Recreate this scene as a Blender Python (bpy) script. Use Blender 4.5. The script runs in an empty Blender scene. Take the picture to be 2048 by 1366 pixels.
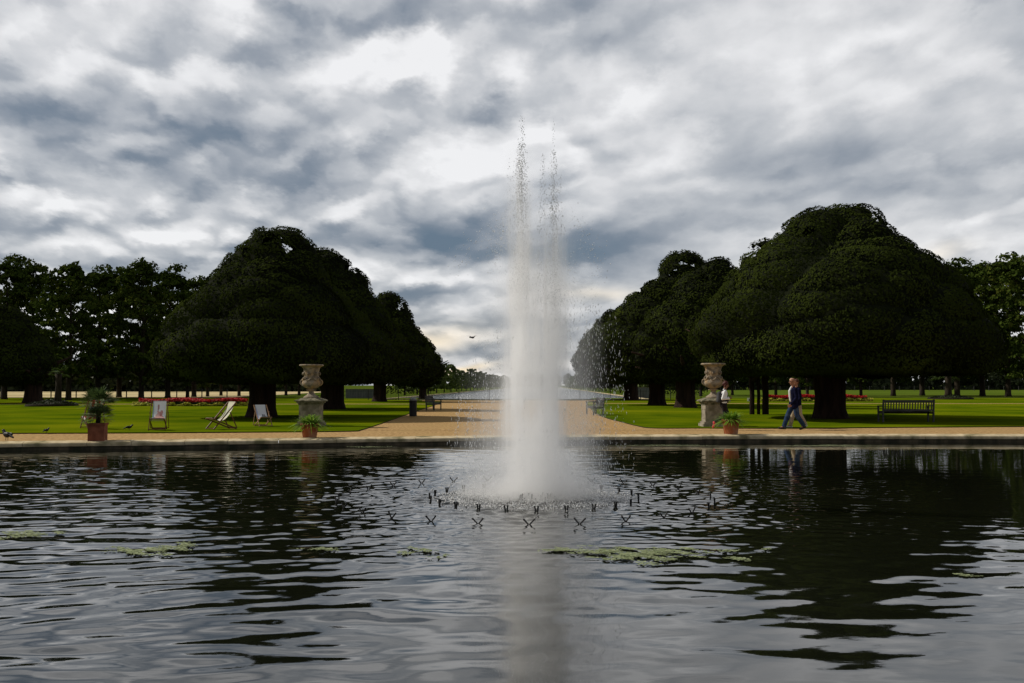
import bpy, math, random
import numpy as np
from mathutils import Vector, Matrix
random.seed(7); rng = np.random.default_rng(11)
C = bpy.context.scene.collection
PI = math.pi
# ------------------------------------------------------------------ camera maths (photo pixels, 2048 wide)
F = 1950.0; H = 1.55; HY = 770.0
TILT = math.atan((HY-683)/F)
def ray(px, py):
    a = (px-1024)/F; b = -(py-683)/F
    return (a, math.cos(TILT)-b*math.sin(TILT), math.sin(TILT)+b*math.cos(TILT))
def P(px, py, z=0.0):
    d = ray(px, py); k = (z-H)/d[2]
    return Vector((d[0]*k, d[1]*k, z))
def at(px, py, Y):
    d = ray(px, py); k = Y/d[1]
    return Vector((d[0]*k, Y, H+d[2]*k))
# ------------------------------------------------------------------ tagging
def tag(o, label=None, cat=None, group=None, kind=None):
    if label: o['label'] = label
    if cat: o['category'] = cat
    if group: o['group'] = group
    if kind: o['kind'] = kind
    return o
def empty(name, loc=(0,0,0), rz=0.0):
    o = bpy.data.objects.new(name, None); C.objects.link(o)
    o.location = loc; o.rotation_euler = (0,0,rz); o.empty_display_size = .2
    return o
def copy_tree(o, parent=None):
    c = o.copy(); C.objects.link(c)
    if parent: c.parent = parent
    for ch in list(o.children): copy_tree(ch, c)
    return c
# ------------------------------------------------------------------ mesh builder
class MB:
    def __init__(s): s.v = []; s.f = []; s.m = []; s.cur = 0
    def add(s, vs, fs):
        n = len(s.v); s.v += [tuple(v) for v in vs]
        for f in fs: s.f.append(tuple(i+n for i in f)); s.m.append(s.cur)
        return s
    def box(s, x0,x1,y0,y1,z0,z1, M=None):
        vs = [Vector(p) for p in [(x0,y0,z0),(x1,y0,z0),(x1,y1,z0),(x0,y1,z0),(x0,y0,z1),(x1,y0,z1),(x1,y1,z1),(x0,y1,z1)]]
        if M: vs = [M @ v for v in vs]
        return s.add(vs, [(0,3,2,1),(4,5,6,7),(0,1,5,4),(1,2,6,5),(2,3,7,6),(3,0,4,7)])
    def bar(s, a, b, w, h, up=(0,0,1)):
        a = Vector(a); b = Vector(b); d = (b-a).normalized(); u = Vector(up)
        r = d.cross(u)
        if r.length < 1e-4: r = d.cross(Vector((1,0,0)))
        r.normalize(); u = r.cross(d).normalized()
        vs = []
        for p in (a,b):
            for sx, sy in ((-1,-1),(1,-1),(1,1),(-1,1)): vs.append(p + r*sx*w/2 + u*sy*h/2)
        return s.add(vs, [(0,3,2,1),(4,5,6,7),(0,1,5,4),(1,2,6,5),(2,3,7,6),(3,0,4,7)])
    def tube(s, pts, rad, n=10, cap=True, wob=0):
        pts = [Vector(p) for p in pts]
        if not hasattr(rad, '__len__'): rad = [rad]*len(pts)
        vs = []; fs = []; pr = None
        for i, p in enumerate(pts):
            d = (pts[min(i+1,len(pts)-1)] - pts[max(i-1,0)]).normalized()
            if pr is None:
                pr = d.cross(Vector((0.13,1,0.07)))
                if pr.length < .05: pr = d.cross(Vector((1,0,0)))
            r = (pr - d*pr.dot(d)).normalized(); pr = r; u = d.cross(r)
            for k in range(n):
                a = 2*PI*k/n
                rr = rad[i]*(1+wob*math.sin(3*a+1.3)+wob*.7*math.sin(7*a+i*.4))
                vs.append(p + (r*math.cos(a)+u*math.sin(a))*rr)
        for i in range(len(pts)-1):
            for k in range(n):
                a = i*n+k; b = i*n+(k+1)%n
                fs.append((a,b,b+n,a+n))
        if cap:
            fs.append(tuple(range(n-1,-1,-1))); fs.append(tuple((len(pts)-1)*n+k for k in range(n)))
        return s.add(vs, fs)
    def lathe(s, prof, n=24, M=None, rfun=None):
        vs = []; fs = []
        for (r,z) in prof:
            for k in range(n):
                a = 2*PI*k/n; rr = r if rfun is None else rfun(r,z,a)
                v = Vector((rr*math.cos(a), rr*math.sin(a), z)); vs.append(M@v if M else v)
        for i in range(len(prof)-1):
            for k in range(n):
                a = i*n+k; b = i*n+(k+1)%n; fs.append((a,b,b+n,a+n))
        fs.append(tuple(range(n-1,-1,-1))); fs.append(tuple((len(prof)-1)*n+k for k in range(n)))
        return s.add(vs, fs)
    def ball(s, c, r, n=8, m=6, sc=(1,1,1)):
        c = Vector(c); vs = [c+Vector((0,0,-r*sc[2]))]; fs = []
        for i in range(1,m):
            t = -PI/2+PI*i/m
            for k in range(n):
                a = 2*PI*k/n; vs.append(c+Vector((r*sc[0]*math.cos(t)*math.cos(a), r*sc[1]*math.cos(t)*math.sin(a), r*sc[2]*math.sin(t))))
        vs.append(c+Vector((0,0,r*sc[2]))); L = len(vs)-1
        for k in range(n):
            fs.append((0,1+(k+1)%n,1+k)); fs.append((L,L-n+k,L-n+(k+1)%n))
        for i in range(m-2):
            for k in range(n):
                a = 1+i*n+k; b = 1+i*n+(k+1)%n; fs.append((a,b,b+n,a+n))
        return s.add(vs, fs)
    def caps(s, a, b, ra, rb, n=12):      # tapered capsule
        s.ball(a, ra, n, 8); s.ball(b, rb, n, 8)
        return s.tube([a,b],[ra,rb],n)
    def chain(s, pts, rad, n=12):
        for i in range(len(pts)-1): s.caps(pts[i],pts[i+1],rad[i],rad[i+1],n)
        return s
    def build(s, name, mats, parent=None, smooth=False, remesh=None):
        me = bpy.data.meshes.new(name); me.from_pydata(s.v, [], s.f); me.validate(); me.update()
        mats = mats if isinstance(mats,(list,tuple)) else [mats]
        for m in mats: me.materials.append(m)
        if len(mats) > 1 and len(me.polygons) == len(s.m): me.polygons.foreach_set('material_index', s.m)
        if remesh:
            t = bpy.data.objects.new('t', me); C.objects.link(t)
            md = t.modifiers.new('r','REMESH'); md.mode = 'VOXEL'; md.voxel_size = remesh
            sm = t.modifiers.new('s','SMOOTH'); sm.factor = .5; sm.iterations = 3
            dg = bpy.context.evaluated_depsgraph_get(); dg.update()
            m2 = bpy.data.meshes.new_from_object(t.evaluated_get(dg)); m2.name = name
            bpy.data.objects.remove(t)
            if not m2.materials: m2.materials.append(mats[0])
            me = m2; smooth = True
        if smooth: me.polygons.foreach_set('use_smooth', [True]*len(me.polygons))
        o = bpy.data.objects.new(name, me); C.objects.link(o)
        if parent: o.parent = parent
        return o
def np_mesh(name, V, nper, mats, parent=None, smooth=False, midx=None, faces=None):
    """V (N,3) verts; faces consecutive groups of nper, or an explicit (M,nper) index array"""
    V = np.asarray(V, dtype=np.float32).reshape(-1,3)
    if faces is None: faces = np.arange(len(V), dtype=np.int32).reshape(-1,nper)
    faces = np.asarray(faces, dtype=np.int32); M = len(faces)
    me = bpy.data.meshes.new(name)
    me.vertices.add(len(V)); me.vertices.foreach_set('co', V.ravel())
    me.loops.add(M*nper); me.loops.foreach_set('vertex_index', faces.ravel())
    me.polygons.add(M); me.polygons.foreach_set('loop_start', np.arange(0,M*nper,nper,dtype=np.int32))
    try: me.polygons.foreach_set('loop_total', np.full(M,nper,dtype=np.int32))
    except Exception: pass
    mats = mats if isinstance(mats,(list,tuple)) else [mats]
    for m in mats: me.materials.append(m)
    if midx is not None: me.polygons.foreach_set('material_index', np.asarray(midx,dtype=np.int32))
    if smooth: me.polygons.foreach_set('use_smooth', np.ones(M,dtype=bool))
    me.update(calc_edges=True)
    o = bpy.data.objects.new(name, me); C.objects.link(o)
    if parent: o.parent = parent
    return o
def nrm(a): return a/np.maximum(np.linalg.norm(a,axis=1,keepdims=True),1e-9)
def leaf_quads(p, n, L, W, jitter=.6, up=None):
    """p positions, n normals -> diamond-ish leaf quads"""
    N = len(p)
    n = nrm(n + rng.normal(0,jitter,(N,3)))
    t = np.cross(n, rng.normal(0,1,(N,3)) if up is None else up+rng.normal(0,.4,(N,3))); t = nrm(t); b = np.cross(n,t)
    s = rng.uniform(.65,1.35,(N,1)); l = L*s/2; w = W*s/2
    q = np.stack([p-t*l, p+b*w-t*l*.1, p+t*l, p-b*w-t*l*.1],axis=1)
    return q.reshape(-1,3)
# ------------------------------------------------------------------ materials
def newmat(name):
    m = bpy.data.materials.new(name); m.use_nodes = True
    return m, m.node_tree, m.node_tree.nodes['Principled BSDF']
def mat(name, c1, c2=None, scale=5, rough=.7, bump=0, bscale=None, detail=4, metal=0, stretch=None, spec=.2, lo=.35, hi=.65, c3=None, s3=1.0):
    m, nt, bs = newmat(name); L = nt.links
    bs.inputs['Roughness'].default_value = rough; bs.inputs['Metallic'].default_value = metal
    bs.inputs['Specular IOR Level'].default_value = spec
    bs.inputs['Base Color'].default_value = (*c1,1)
    tc = nt.nodes.new('ShaderNodeTexCoord'); src = tc.outputs['Object']
    if stretch:
        mp = nt.nodes.new('ShaderNodeMapping'); mp.inputs['Scale'].default_value = stretch
        L.new(src, mp.inputs[0]); src = mp.outputs[0]
    if c2:
        n = nt.nodes.new('ShaderNodeTexNoise'); n.inputs['Scale'].default_value = scale; n.inputs['Detail'].default_value = detail
        L.new(src, n.inputs['Vector'])
        r = nt.nodes.new('ShaderNodeValToRGB'); r.color_ramp.elements[0].position = lo; r.color_ramp.elements[1].position = hi
        r.color_ramp.elements[0].color = (*c1,1); r.color_ramp.elements[1].color = (*c2,1)
        L.new(n.outputs['Fac'], r.inputs[0]); out = r.outputs[0]
        if c3:
            n3 = nt.nodes.new('ShaderNodeTexNoise'); n3.inputs['Scale'].default_value = s3; n3.inputs['Detail'].default_value = 5
            L.new(src, n3.inputs['Vector'])
            r3 = nt.nodes.new('ShaderNodeValToRGB'); r3.color_ramp.elements[0].position = .5; r3.color_ramp.elements[1].position = .66
            L.new(n3.outputs['Fac'], r3.inputs[0])
            mx = nt.nodes.new('ShaderNodeMixRGB'); mx.inputs[2].default_value = (*c3,1)
            L.new(r3.outputs[0], mx.inputs[0]); L.new(out, mx.inputs[1]); out = mx.outputs[0]
        L.new(out, bs.inputs['Base Color'])
    if bump:
        n2 = nt.nodes.new('ShaderNodeTexNoise'); n2.inputs['Scale'].default_value = bscale or scale*4; n2.inputs['Detail'].default_value = 5
        L.new(src, n2.inputs['Vector'])
        b = nt.nodes.new('ShaderNodeBump'); b.inputs['Strength'].default_value = 1; b.inputs['Distance'].default_value = bump
        L.new(n2.outputs['Fac'], b.inputs['Height']); L.new(b.outputs[0], bs.inputs['Normal'])
    return m
def leafmat(name, a, b, scale=.6, trans=.2, rough=.6, tips=None, spec=.12, isl=.5, pos=.45):
    m = bpy.data.materials.new(name); m.use_nodes = True; nt = m.node_tree; L = nt.links; N = nt.nodes
    N.clear(); out = N.new('ShaderNodeOutputMaterial')
    geo = N.new('ShaderNodeNewGeometry'); tc = N.new('ShaderNodeTexCoord')
    n = N.new('ShaderNodeTexNoise'); n.inputs['Scale'].default_value = scale; n.inputs['Detail'].default_value = 5
    L.new(tc.outputs['Object'], n.inputs['Vector'])
    ad = N.new('ShaderNodeMath'); ad.operation = 'MULTIPLY_ADD'; ad.inputs[1].default_value = .5; 
    ad.inputs[1].default_value = isl
    L.new(geo.outputs['Random Per Island'], ad.inputs[0]); L.new(n.outputs['Fac'], ad.inputs[2])
    r = N.new('ShaderNodeValToRGB'); e = r.color_ramp.elements
    e[0].position = pos; e[1].position = pos+.5; e[0].color = (*a,1); e[1].color = (*b,1)
    if tips:
        k = r.color_ramp.elements.new(pos+.43); k.color = (*b,1); e[len(e)-1].color = (*tips,1)
    L.new(ad.outputs[0], r.inputs[0])
    d = N.new('ShaderNodeBsdfPrincipled'); d.inputs['Roughness'].default_value = rough; d.inputs['Specular IOR Level'].default_value = spec
    L.new(r.outputs[0], d.inputs['Base Color'])
    if trans > 0:
        t = N.new('ShaderNodeBsdfTranslucent'); L.new(r.outputs[0], t.inputs['Color'])
        mx = N.new('ShaderNodeMixShader'); mx.inputs[0].default_value = trans
        L.new(d.outputs[0], mx.inputs[1]); L.new(t.outputs[0], mx.inputs[2]); L.new(mx.outputs[0], out.inputs['Surface'])
    else: L.new(d.outputs[0], out.inputs['Surface'])
    return m
M = {}
M['yew'] = leafmat('yew_needles', (.012,.017,.004), (.034,.046,.009), .45, .05, rough=.9, tips=(.055,.072,.012), spec=0, isl=.14, pos=.30)
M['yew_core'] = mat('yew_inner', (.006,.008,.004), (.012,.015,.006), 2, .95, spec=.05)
M['lime'] = leafmat('lime_leaves', (.022,.036,.007), (.052,.076,.012), .3, .08, tips=(.06,.07,.012), spec=0)
M['young'] = leafmat('young_leaves', (.045,.07,.015), (.11,.15,.03), .3, .25)
M['wood_leaf'] = leafmat('wood_leaves', (.020,.028,.012), (.045,.058,.022), .05, .1)
M['bark'] = mat('bark', (.018,.014,.010), (.045,.035,.024), 3, .95, .03, 8, stretch=(2,2,.4), spec=.1)
M['bark_yew'] = mat('yew_bark', (.014,.009,.007), (.038,.022,.016), 2.2, .95, .05, 6, stretch=(2.5,2.5,.35), spec=.1)
M['lawn'] = mat('lawn_grass', (.050,.090,.002), (.112,.150,.003), .35, .95, .02, 25, detail=10, spec=0, c3=(.15,.175,.004), s3=.10)
M['field'] = mat('rough_field', (.06,.10,.010), (.10,.14,.018), .05, .9, spec=0)
M['gold'] = mat('dry_field', (.44,.36,.19), (.60,.50,.29), .08, .95, spec=0, stretch=(1,.3,1))
M['ground'] = mat('ground_earth', (.05,.08,.010), (.09,.12,.016), .02, .95, spec=0)
M['soil'] = mat('soil', (.012,.010,.006), (.03,.024,.014), 6, .95, .02, 30, spec=.1)
M['gravel'] = mat('gravel', (.24,.15,.065), (.56,.37,.175), 9, .9, .012, 60, detail=10, spec=0, c3=(.40,.27,.12), s3=.7)
M['stone'] = mat('coping_stone', (.44,.36,.22), (.66,.56,.38), 4, .85, .008, 30, detail=6, spec=0, c3=(.20,.18,.10), s3=1.6)
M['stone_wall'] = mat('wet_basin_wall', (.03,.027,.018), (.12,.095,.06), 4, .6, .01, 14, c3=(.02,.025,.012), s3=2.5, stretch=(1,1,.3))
M['urn'] = mat('carved_stone', (.14,.115,.085), (.38,.32,.24), 7, .85, .012, 20, detail=6, spec=.2, c3=(.34,.23,.12), s3=3.5)
M['ped'] = mat('pedestal_stone', (.20,.165,.12), (.36,.31,.24), 5, .85, .006, 30, spec=.2, c3=(.16,.14,.09), s3=3)
M['capst'] = mat('weathered_cap', (.07,.07,.04), (.26,.23,.16), 9, .9, .01, 30, spec=.2)
M['terra'] = mat('terracotta', (.30,.085,.03), (.46,.15,.055), 6, .8, .003, 40, spec=.25, c3=(.38,.20,.12), s3=4)
M['terra2'] = mat('dark_terracotta', (.15,.045,.022), (.25,.085,.045), 6, .8, .003, 40, spec=.25)
M['pl'] = leafmat('pot_leaves', (.07,.16,.012), (.24,.38,.04), 3, .35, .5)
M['palm'] = leafmat('palm_leaves', (.025,.05,.015), (.10,.15,.04), 3, .2, .45)
M['bin'] = mat('black_bin', (.012,.012,.014), (.02,.02,.022), 8, .45)
M['binlid'] = mat('grey_lid', (.16,.17,.17), (.28,.28,.27), 8, .5)
M['wood'] = mat('weathered_teak', (.045,.045,.047), (.085,.083,.08), 4, .8, .003, 30, stretch=(.3,3,3))
M['wood_pale'] = mat('pale_bench_slat', (.16,.17,.13), (.24,.24,.19), 6, .75, .002, 30)
M['chairwood'] = mat('varnished_wood', (.10,.035,.015), (.17,.07,.03), 6, .5, stretch=(1,1,6))
M['chairwood2'] = mat('light_wood', (.24,.13,.07), (.34,.20,.11), 6, .55)
M['pipe'] = mat('black_pipe', (.008,.008,.008), (.014,.014,.013), 9, .5)
M['black'] = mat('crow_feathers', (.008,.008,.01), (.014,.014,.018), 9, .5)
M['iron'] = mat('black_iron', (.012,.013,.014), (.02,.02,.02), 9, .5)
M['red'] = leafmat('red_petals', (.25,.004,.006), (.50,.015,.012), 3, .15)
M['yellow'] = leafmat('yellow_foliage', (.20,.26,.02), (.55,.50,.06), 3, .2)
M['bedleaf'] = leafmat('bed_leaves', (.03,.06,.012), (.07,.11,.02), 3, .1)
M['algae'] = mat('floating_weed', (.15,.19,.08), (.32,.36,.20), 30, .9, .0, 60, c3=(.10,.12,.05), s3=6)
M['greywall'] = mat('grey_board', (.10,.105,.11), (.15,.155,.16), 1, .8, stretch=(6,1,1))
M['white'] = mat('white_paint', (.75,.75,.74), (.8,.8,.8), 5, .6)
# ------------------------------------------------------------------ render / camera / light
sc = bpy.context.scene
sc.render.resolution_x, sc.render.resolution_y = 1024, 683
sc.view_settings.view_transform = 'Standard'; sc.view_settings.look = 'None'
sc.view_settings.exposure = 0; sc.view_settings.gamma = 1; sc.view_settings.use_curve_mapping = False
sc.render.engine = 'CYCLES'
sc.cycles.max_bounces = 14; sc.cycles.volume_bounces = 12; sc.cycles.diffuse_bounces = 3; sc.cycles.glossy_bounces = 4
sc.cycles.transparent_max_bounces = 8; sc.cycles.volume_max_steps = 96
sc.cycles.use_denoising = True
cam = bpy.data.cameras.new('camera'); cam.sensor_width = 36; cam.lens = F/2048*36; cam.clip_end = 6000; cam.clip_start = .05
co = bpy.data.objects.new('camera', cam); C.objects.link(co); co.location = (0,0,H)
co.rotation_euler = (PI/2+TILT, 0, 0); sc.camera = co
SUN_EL = math.radians(40); SUN_AZ = math.radians(-70)      # azimuth from +Y, negative = left
sdir = Vector((math.sin(SUN_AZ)*math.cos(SUN_EL), math.cos(SUN_AZ)*math.cos(SUN_EL), math.sin(SUN_EL)))
sl = bpy.data.lights.new('sun','SUN'); sl.energy = 3.6; sl.angle = math.radians(.6); sl.color = (1,.93,.82)
so = bpy.data.objects.new('sun', sl); C.objects.link(so); so.rotation_euler = (-sdir).to_track_quat('-Z','Y').to_euler(); so.location = (-20,10,40)
# ------------------------------------------------------------------ world: nishita + broken cloud deck
w = bpy.data.worlds.new('World'); sc.world = w; w.use_nodes = True
nt = w.node_tree; nt.nodes.clear()
class E:      # tiny expression wrapper over Math nodes
    def __init__(s, o): s.o = o
    def _b(s, op, b, c=None, clamp=False): return mth(op, s, b, c, clamp)
    def __add__(s,b): return mth('ADD',s,b)
    def __radd__(s,b): return mth('ADD',s,b)
    def __sub__(s,b): return mth('SUBTRACT',s,b)
    def __rsub__(s,b): return mth('SUBTRACT',b,s)
    def __mul__(s,b): return mth('MULTIPLY',s,b)
    def __rmul__(s,b): return mth('MULTIPLY',s,b)
    def __truediv__(s,b): return mth('DIVIDE',s,b)
_nt = [nt]
def mth(op, a, b=None, c=None, clamp=False):
    n = _nt[0].nodes.new('ShaderNodeMath'); n.operation = op; n.use_clamp = clamp
    for i, x in enumerate((a,b,c)):
        if x is None: continue
        if isinstance(x, E): _nt[0].links.new(x.o, n.inputs[i])
        else: n.inputs[i].default_value = x
    return E(n.outputs[0])
def maprange(x, a, b, c=0., d=1., smooth=True):
    n = _nt[0].nodes.new('ShaderNodeMapRange'); n.interpolation_type = 'SMOOTHSTEP' if smooth else 'LINEAR'
    _nt[0].links.new(x.o, n.inputs[0])
    for i, v in enumerate((a,b,c,d)): n.inputs[1+i].default_value = v
    return E(n.outputs[0])
def comb(x,y,z):
    n = _nt[0].nodes.new('ShaderNodeCombineXYZ')
    for i, v in enumerate((x,y,z)):
        if isinstance(v,E): _nt[0].links.new(v.o, n.inputs[i])
        else: n.inputs[i].default_value = v
    return n.outputs[0]
def noise(vec, scale, detail=6, rough=.55, dist=0., lac=2.0, dim=None):
    n = _nt[0].nodes.new('ShaderNodeTexNoise'); n.inputs['Scale'].default_value = scale; n.inputs['Detail'].default_value = detail
    n.inputs['Roughness'].default_value = rough; n.inputs['Distortion'].default_value = dist; n.inputs['Lacunarity'].default_value = lac
    if dim: n.noise_dimensions = dim
    _nt[0].links.new(vec, n.inputs['Vector']); return E(n.outputs['Fac'])
tc = nt.nodes.new('ShaderNodeTexCoord'); sp = nt.nodes.new('ShaderNodeSeparateXYZ'); nt.links.new(tc.outputs['Generated'], sp.inputs[0])
dx, dy, dz = E(sp.outputs[0]), E(sp.outputs[1]), E(sp.outputs[2])
zz = mth('MAXIMUM', dz, 0.0)
yy = mth('MAXIMUM', dy, .12)
U = dx/yy; V = zz/yy
qz = zz + .10
cx_, cy_ = dx/qz, dy/qz
pv = comb(cx_, cy_, 0.0)
# turbulence in direction space, moderately flattened
tv = comb(U*1.0, V*2.1+3.1, 0.)
w1 = noise(tv, 4.5, 4, .5, dim='2D'); w2 = noise(comb(U*1.0, V*2.1+9.7, 0.), 4.5, 4, .5, dim='2D')
Uw = U + (w1-.5)*.10; Vw = V + (w2-.5)*.06
def vor(vec, scale, detail, smooth=.35, rough=.5):
    n = nt.nodes.new('ShaderNodeTexVoronoi'); n.voronoi_dimensions = '2D'; n.feature = 'SMOOTH_F1'; n.inputs['Scale'].default_value = scale
    n.inputs['Detail'].default_value = detail; n.inputs['Roughness'].default_value = rough; n.inputs['Smoothness'].default_value = smooth
    nt.links.new(vec, n.inputs['Vector']); return E(n.outputs['Distance'])
# perspective of a cloud deck: lumps shrink and flatten towards the horizon
PX = U*.85/(V+.42); PY = V*2.1/(V+.34)
wa = noise(comb(PX,PY+7.0,0.), 5.0, 6, .6, dim='2D')-.5; wb_ = noise(comb(PX,PY+17.0,0.), 5.0, 6, .6, dim='2D')-.5
def lump(du, dv, sc_, det):
    return vor(comb(PX+wa*.14+du, PY*.9+wb_*.14-PX*.22+dv, 0.5), sc_, det)
m0 = lump(0,0,3.4,2.0); m1 = lump(.012,.045,3.4,2.0)
n0 = lump(.3,.7,8.0,1.0); n1 = lump(.305,.720,8.0,1.0)
relief = (m1-m0)*1.25 + (n1-n0)*1.15
fine = noise(comb(PX, PY*1.15, 1.0), 6.0, 8, .58, dim='2D')
big = noise(comb(U*1.0, V*2.0+5.0, 0.), 2.6, 3, .5, dim='2D')
left_ = maprange(U,-.08,.22,1.,.42)
val = .74 + (fine-.5)*.58 + (big-.5)*.46 + relief*left_ - (m0-.42)*.24*left_
def feat(px, py, rx, ry, amp, rot=0.0, base=None, sharp=2.0):
    global val
    u0 = (px-1024)/F; v0 = (HY-py)/F; rx /= F; ry /= F
    du = Uw-u0; dv = Vw-v0
    c, s = math.cos(rot), math.sin(rot)
    a = (du*c + dv*s)*(1/rx); b = (dv*c - du*s)*(1/ry)
    q = a*a + b*b
    g = mth('EXPONENT', q*(-1.0) if sharp == 2 else mth('POWER', q, sharp/2)*(-1.0))
    val = val + g*amp
FEATS = [ # photo px centre, radii, brightness change
 (860,488,150,46,-.62,0,3),(1200,508,175,56,-.60,0,3),(640,420,260,70,-.20,-.15,2),(330,330,360,110,-.16,-.35,2),
 (560,250,130,50,-.22,-.2,2),(760,230,150,60,.12,0,2.6),(620,130,260,70,.06,0,2),(960,210,220,120,.10,0,2),(250,330,300,120,-.10,-.2,2),
 (1100,50,300,45,-.24,.02,2),(60,20,160,60,.22,0,2),(1250,140,220,70,.14,0,2),(1380,330,170,60,.12,0,2),(1630,330,210,55,-.34,.1,2),
 (1790,360,90,50,-.18,0,2),(1650,120,300,90,.22,.2,2),(1950,300,140,90,-.08,0,2),(160,120,220,80,.12,0,2),(150,480,260,36,.10,0,2),
 (400,470,330,26,.16,.04,2),(820,540,420,24,.22,0,2),(1000,590,200,22,.05,0,2),(930,625,150,18,-.20,0,2.6),(905,655,85,26,.55,0,3),
 (960,705,160,22,-.22,0,2.6),(960,748,300,16,.20,0,2),(1250,585,160,28,.26,0,2),(1880,495,90,22,.34,0,2),(1700,480,500,60,.02,0,2),(700,330,120,40,.05,0,2),
 (100,260,200,70,-.10,-.3,2),(880,330,170,80,.12,0,2)]
for ft in FEATS: feat(ft[0],ft[1],ft[2],ft[3],ft[4],ft[5],None,ft[6])
val = (val-.68)*.66 + .675
ramp = nt.nodes.new('ShaderNodeValToRGB'); nt.links.new(val.o, ramp.inputs[0])
cr = ramp.color_ramp; cr.elements[0].position = 0; cr.elements[0].color = (.115,.165,.225,1)
cr.elements[1].position = 1; cr.elements[1].color = (.84,.84,.85,1)
for p_, c_ in ((.22,(.175,.215,.27)),(.42,(.30,.33,.375)),(.62,(.47,.49,.52)),(.82,(.67,.675,.69))):
    e = cr.elements.new(p_); e.color = (*c_,1)
# warm tint low over the avenue
def gauss(px,py,rx,ry):
    a = (Uw-(px-1024)/F)*(F/rx); b = (Vw-(HY-py)/F)*(F/ry); return mth('EXPONENT',(a*a+b*b)*(-1.0))
warm = gauss(905,655,90,30)*.75 + gauss(930,735,60,9)*1.0 + gauss(1240,590,110,24)*.4 + gauss(930,740,220,26)*.2 + gauss(1880,500,70,16)*.3
warm = mth('MINIMUM', warm, 1.0)
mw = nt.nodes.new('ShaderNodeMixRGB'); mw.blend_type = 'MULTIPLY'; mw.inputs[2].default_value = (1.22,1.02,.72,1)
nt.links.new(warm.o, mw.inputs[0]); nt.links.new(ramp.outputs[0], mw.inputs[1])
# unseen sky overhead and behind dimmed on purpose to darken camera-facing surfaces
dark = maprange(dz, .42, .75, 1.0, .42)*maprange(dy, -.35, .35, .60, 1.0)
sky = nt.nodes.new('ShaderNodeTexSky'); sky.sky_type = 'NISHITA'; sky.sun_disc = False
sky.sun_elevation = SUN_EL; sky.sun_rotation = SUN_AZ; sky.air_density = 1; sky.dust_density = 1
bgs = nt.nodes.new('ShaderNodeBackground'); nt.links.new(sky.outputs[0], bgs.inputs[0]); bgs.inputs[1].default_value = .07
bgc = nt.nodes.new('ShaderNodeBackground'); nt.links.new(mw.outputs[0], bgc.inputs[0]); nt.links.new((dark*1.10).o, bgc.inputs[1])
mxs = nt.nodes.new('ShaderNodeMixShader'); mxs.inputs[0].default_value = .92
nt.links.new(bgs.outputs[0], mxs.inputs[1]); nt.links.new(bgc.outputs[0], mxs.inputs[2])
wo = nt.nodes.new('ShaderNodeOutputWorld'); nt.links.new(mxs.outputs[0], wo.inputs['Surface'])
w.cycles.sampling_method = 'MANUAL'; w.cycles.sample_map_resolution = 512

# ------------------------------------------------------------------ pool outline
def catmull(pts, n=12, closed=True):
    out = []; N = len(pts)
    for i in range(N if closed else N-1):
        p = [pts[(i+k-1)%N] if closed else pts[min(max(i+k-1,0),N-1)] for k in range(4)]
        for j in range(n):
            t = j/n
            out.append(tuple(.5*((2*p[1][a])+(-p[0][a]+p[2][a])*t+(2*p[0][a]-5*p[1][a]+4*p[2][a]-p[3][a])*t*t+(-p[0][a]+3*p[1][a]-3*p[2][a]+p[3][a])*t**3) for a in range(2)))
    if not closed: out.append(tuple(pts[-1]))
    return out
edge_px = [(0,886.5),(260,883.2),(560,879.5),(780,876.4),(1000,873.8),(1150,872.7),(1400,871.4),(1750,870.8),(2048,871.2)]
far = [tuple(P(*e)[:2]) for e in edge_px]
outl = catmull([(-27,9),(-26,15),(-23,20),(-18.3,24.0)]+far+[(20.5,29.3),(25,26.5),(28,20),(28,10),(23,4.2),(12,1.8),(0,1.1),(-12,1.8),(-22,4.0)], 10)
def offset(poly, d):
    N = len(poly); out = []
    for i in range(N):
        a = Vector(poly[i-1]); b = Vector(poly[(i+1)%N]); t = (b-a).normalized(); n = Vector((t.y,-t.x))
        out.append((poly[i][0]+n.x*d, poly[i][1]+n.y*d))
    return out
_ar = sum(outl[i-1][0]*outl[i][1]-outl[i][0]*outl[i-1][1] for i in range(len(outl)))
SGN = 1 if _ar > 0 else -1       # outward sign
ccw = lambda d: offset(outl, d*SGN)
WZ = -0.20
def ringstrip(mb, A, B, za, zb):
    n = len(A); vs = [(*p,za) for p in A]+[(*p,zb) for p in B]
    mb.add(vs, [((i, (i+1)%n, n+(i+1)%n, n+i) if SGN < 0 else (i, n+i, n+(i+1)%n, (i+1)%n)) for i in range(n)])
# ground sheet with the basin cut out
g = MB(); R0 = ccw(.42)
cen = Vector((0,40))
prev = R0; zc = -.03
for d in (2,6,15,40,120,400,1200,3200):
    n = len(R0); nx = []
    for i,p in enumerate(R0):
        v = Vector(p)-Vector((0,16)); nx.append(tuple(Vector(p)+v.normalized()*d))
    ringstrip(g, prev, nx, zc, zc); prev = nx
tag(g.build('ground', M['ground']), kind='structure')
# pond floor under the water
b = MB(); b.add([(-40,-5,-1.2),(40,-5,-1.2),(40,40,-1.2),(-40,40,-1.2)],[(0,1,2,3)])
tag(b.build('pond_floor', M['soil']), kind='structure')
# ------------------------------------------------------------------ coping: rounded stone blocks + wall below
cop = empty('pond_coping', (0,0,0)); tag(cop, 'pale rounded stone kerb running right round the edge of the pond', 'stone kerb')
cb = MB()
prof = [(-.02,-.115),(-.05,-.105),(-.06,-.05),(-.045,-.018),(-.015,-.003),(.10,.010),(.38,.03),(.41,.01),(.41,-.13)]
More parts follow.
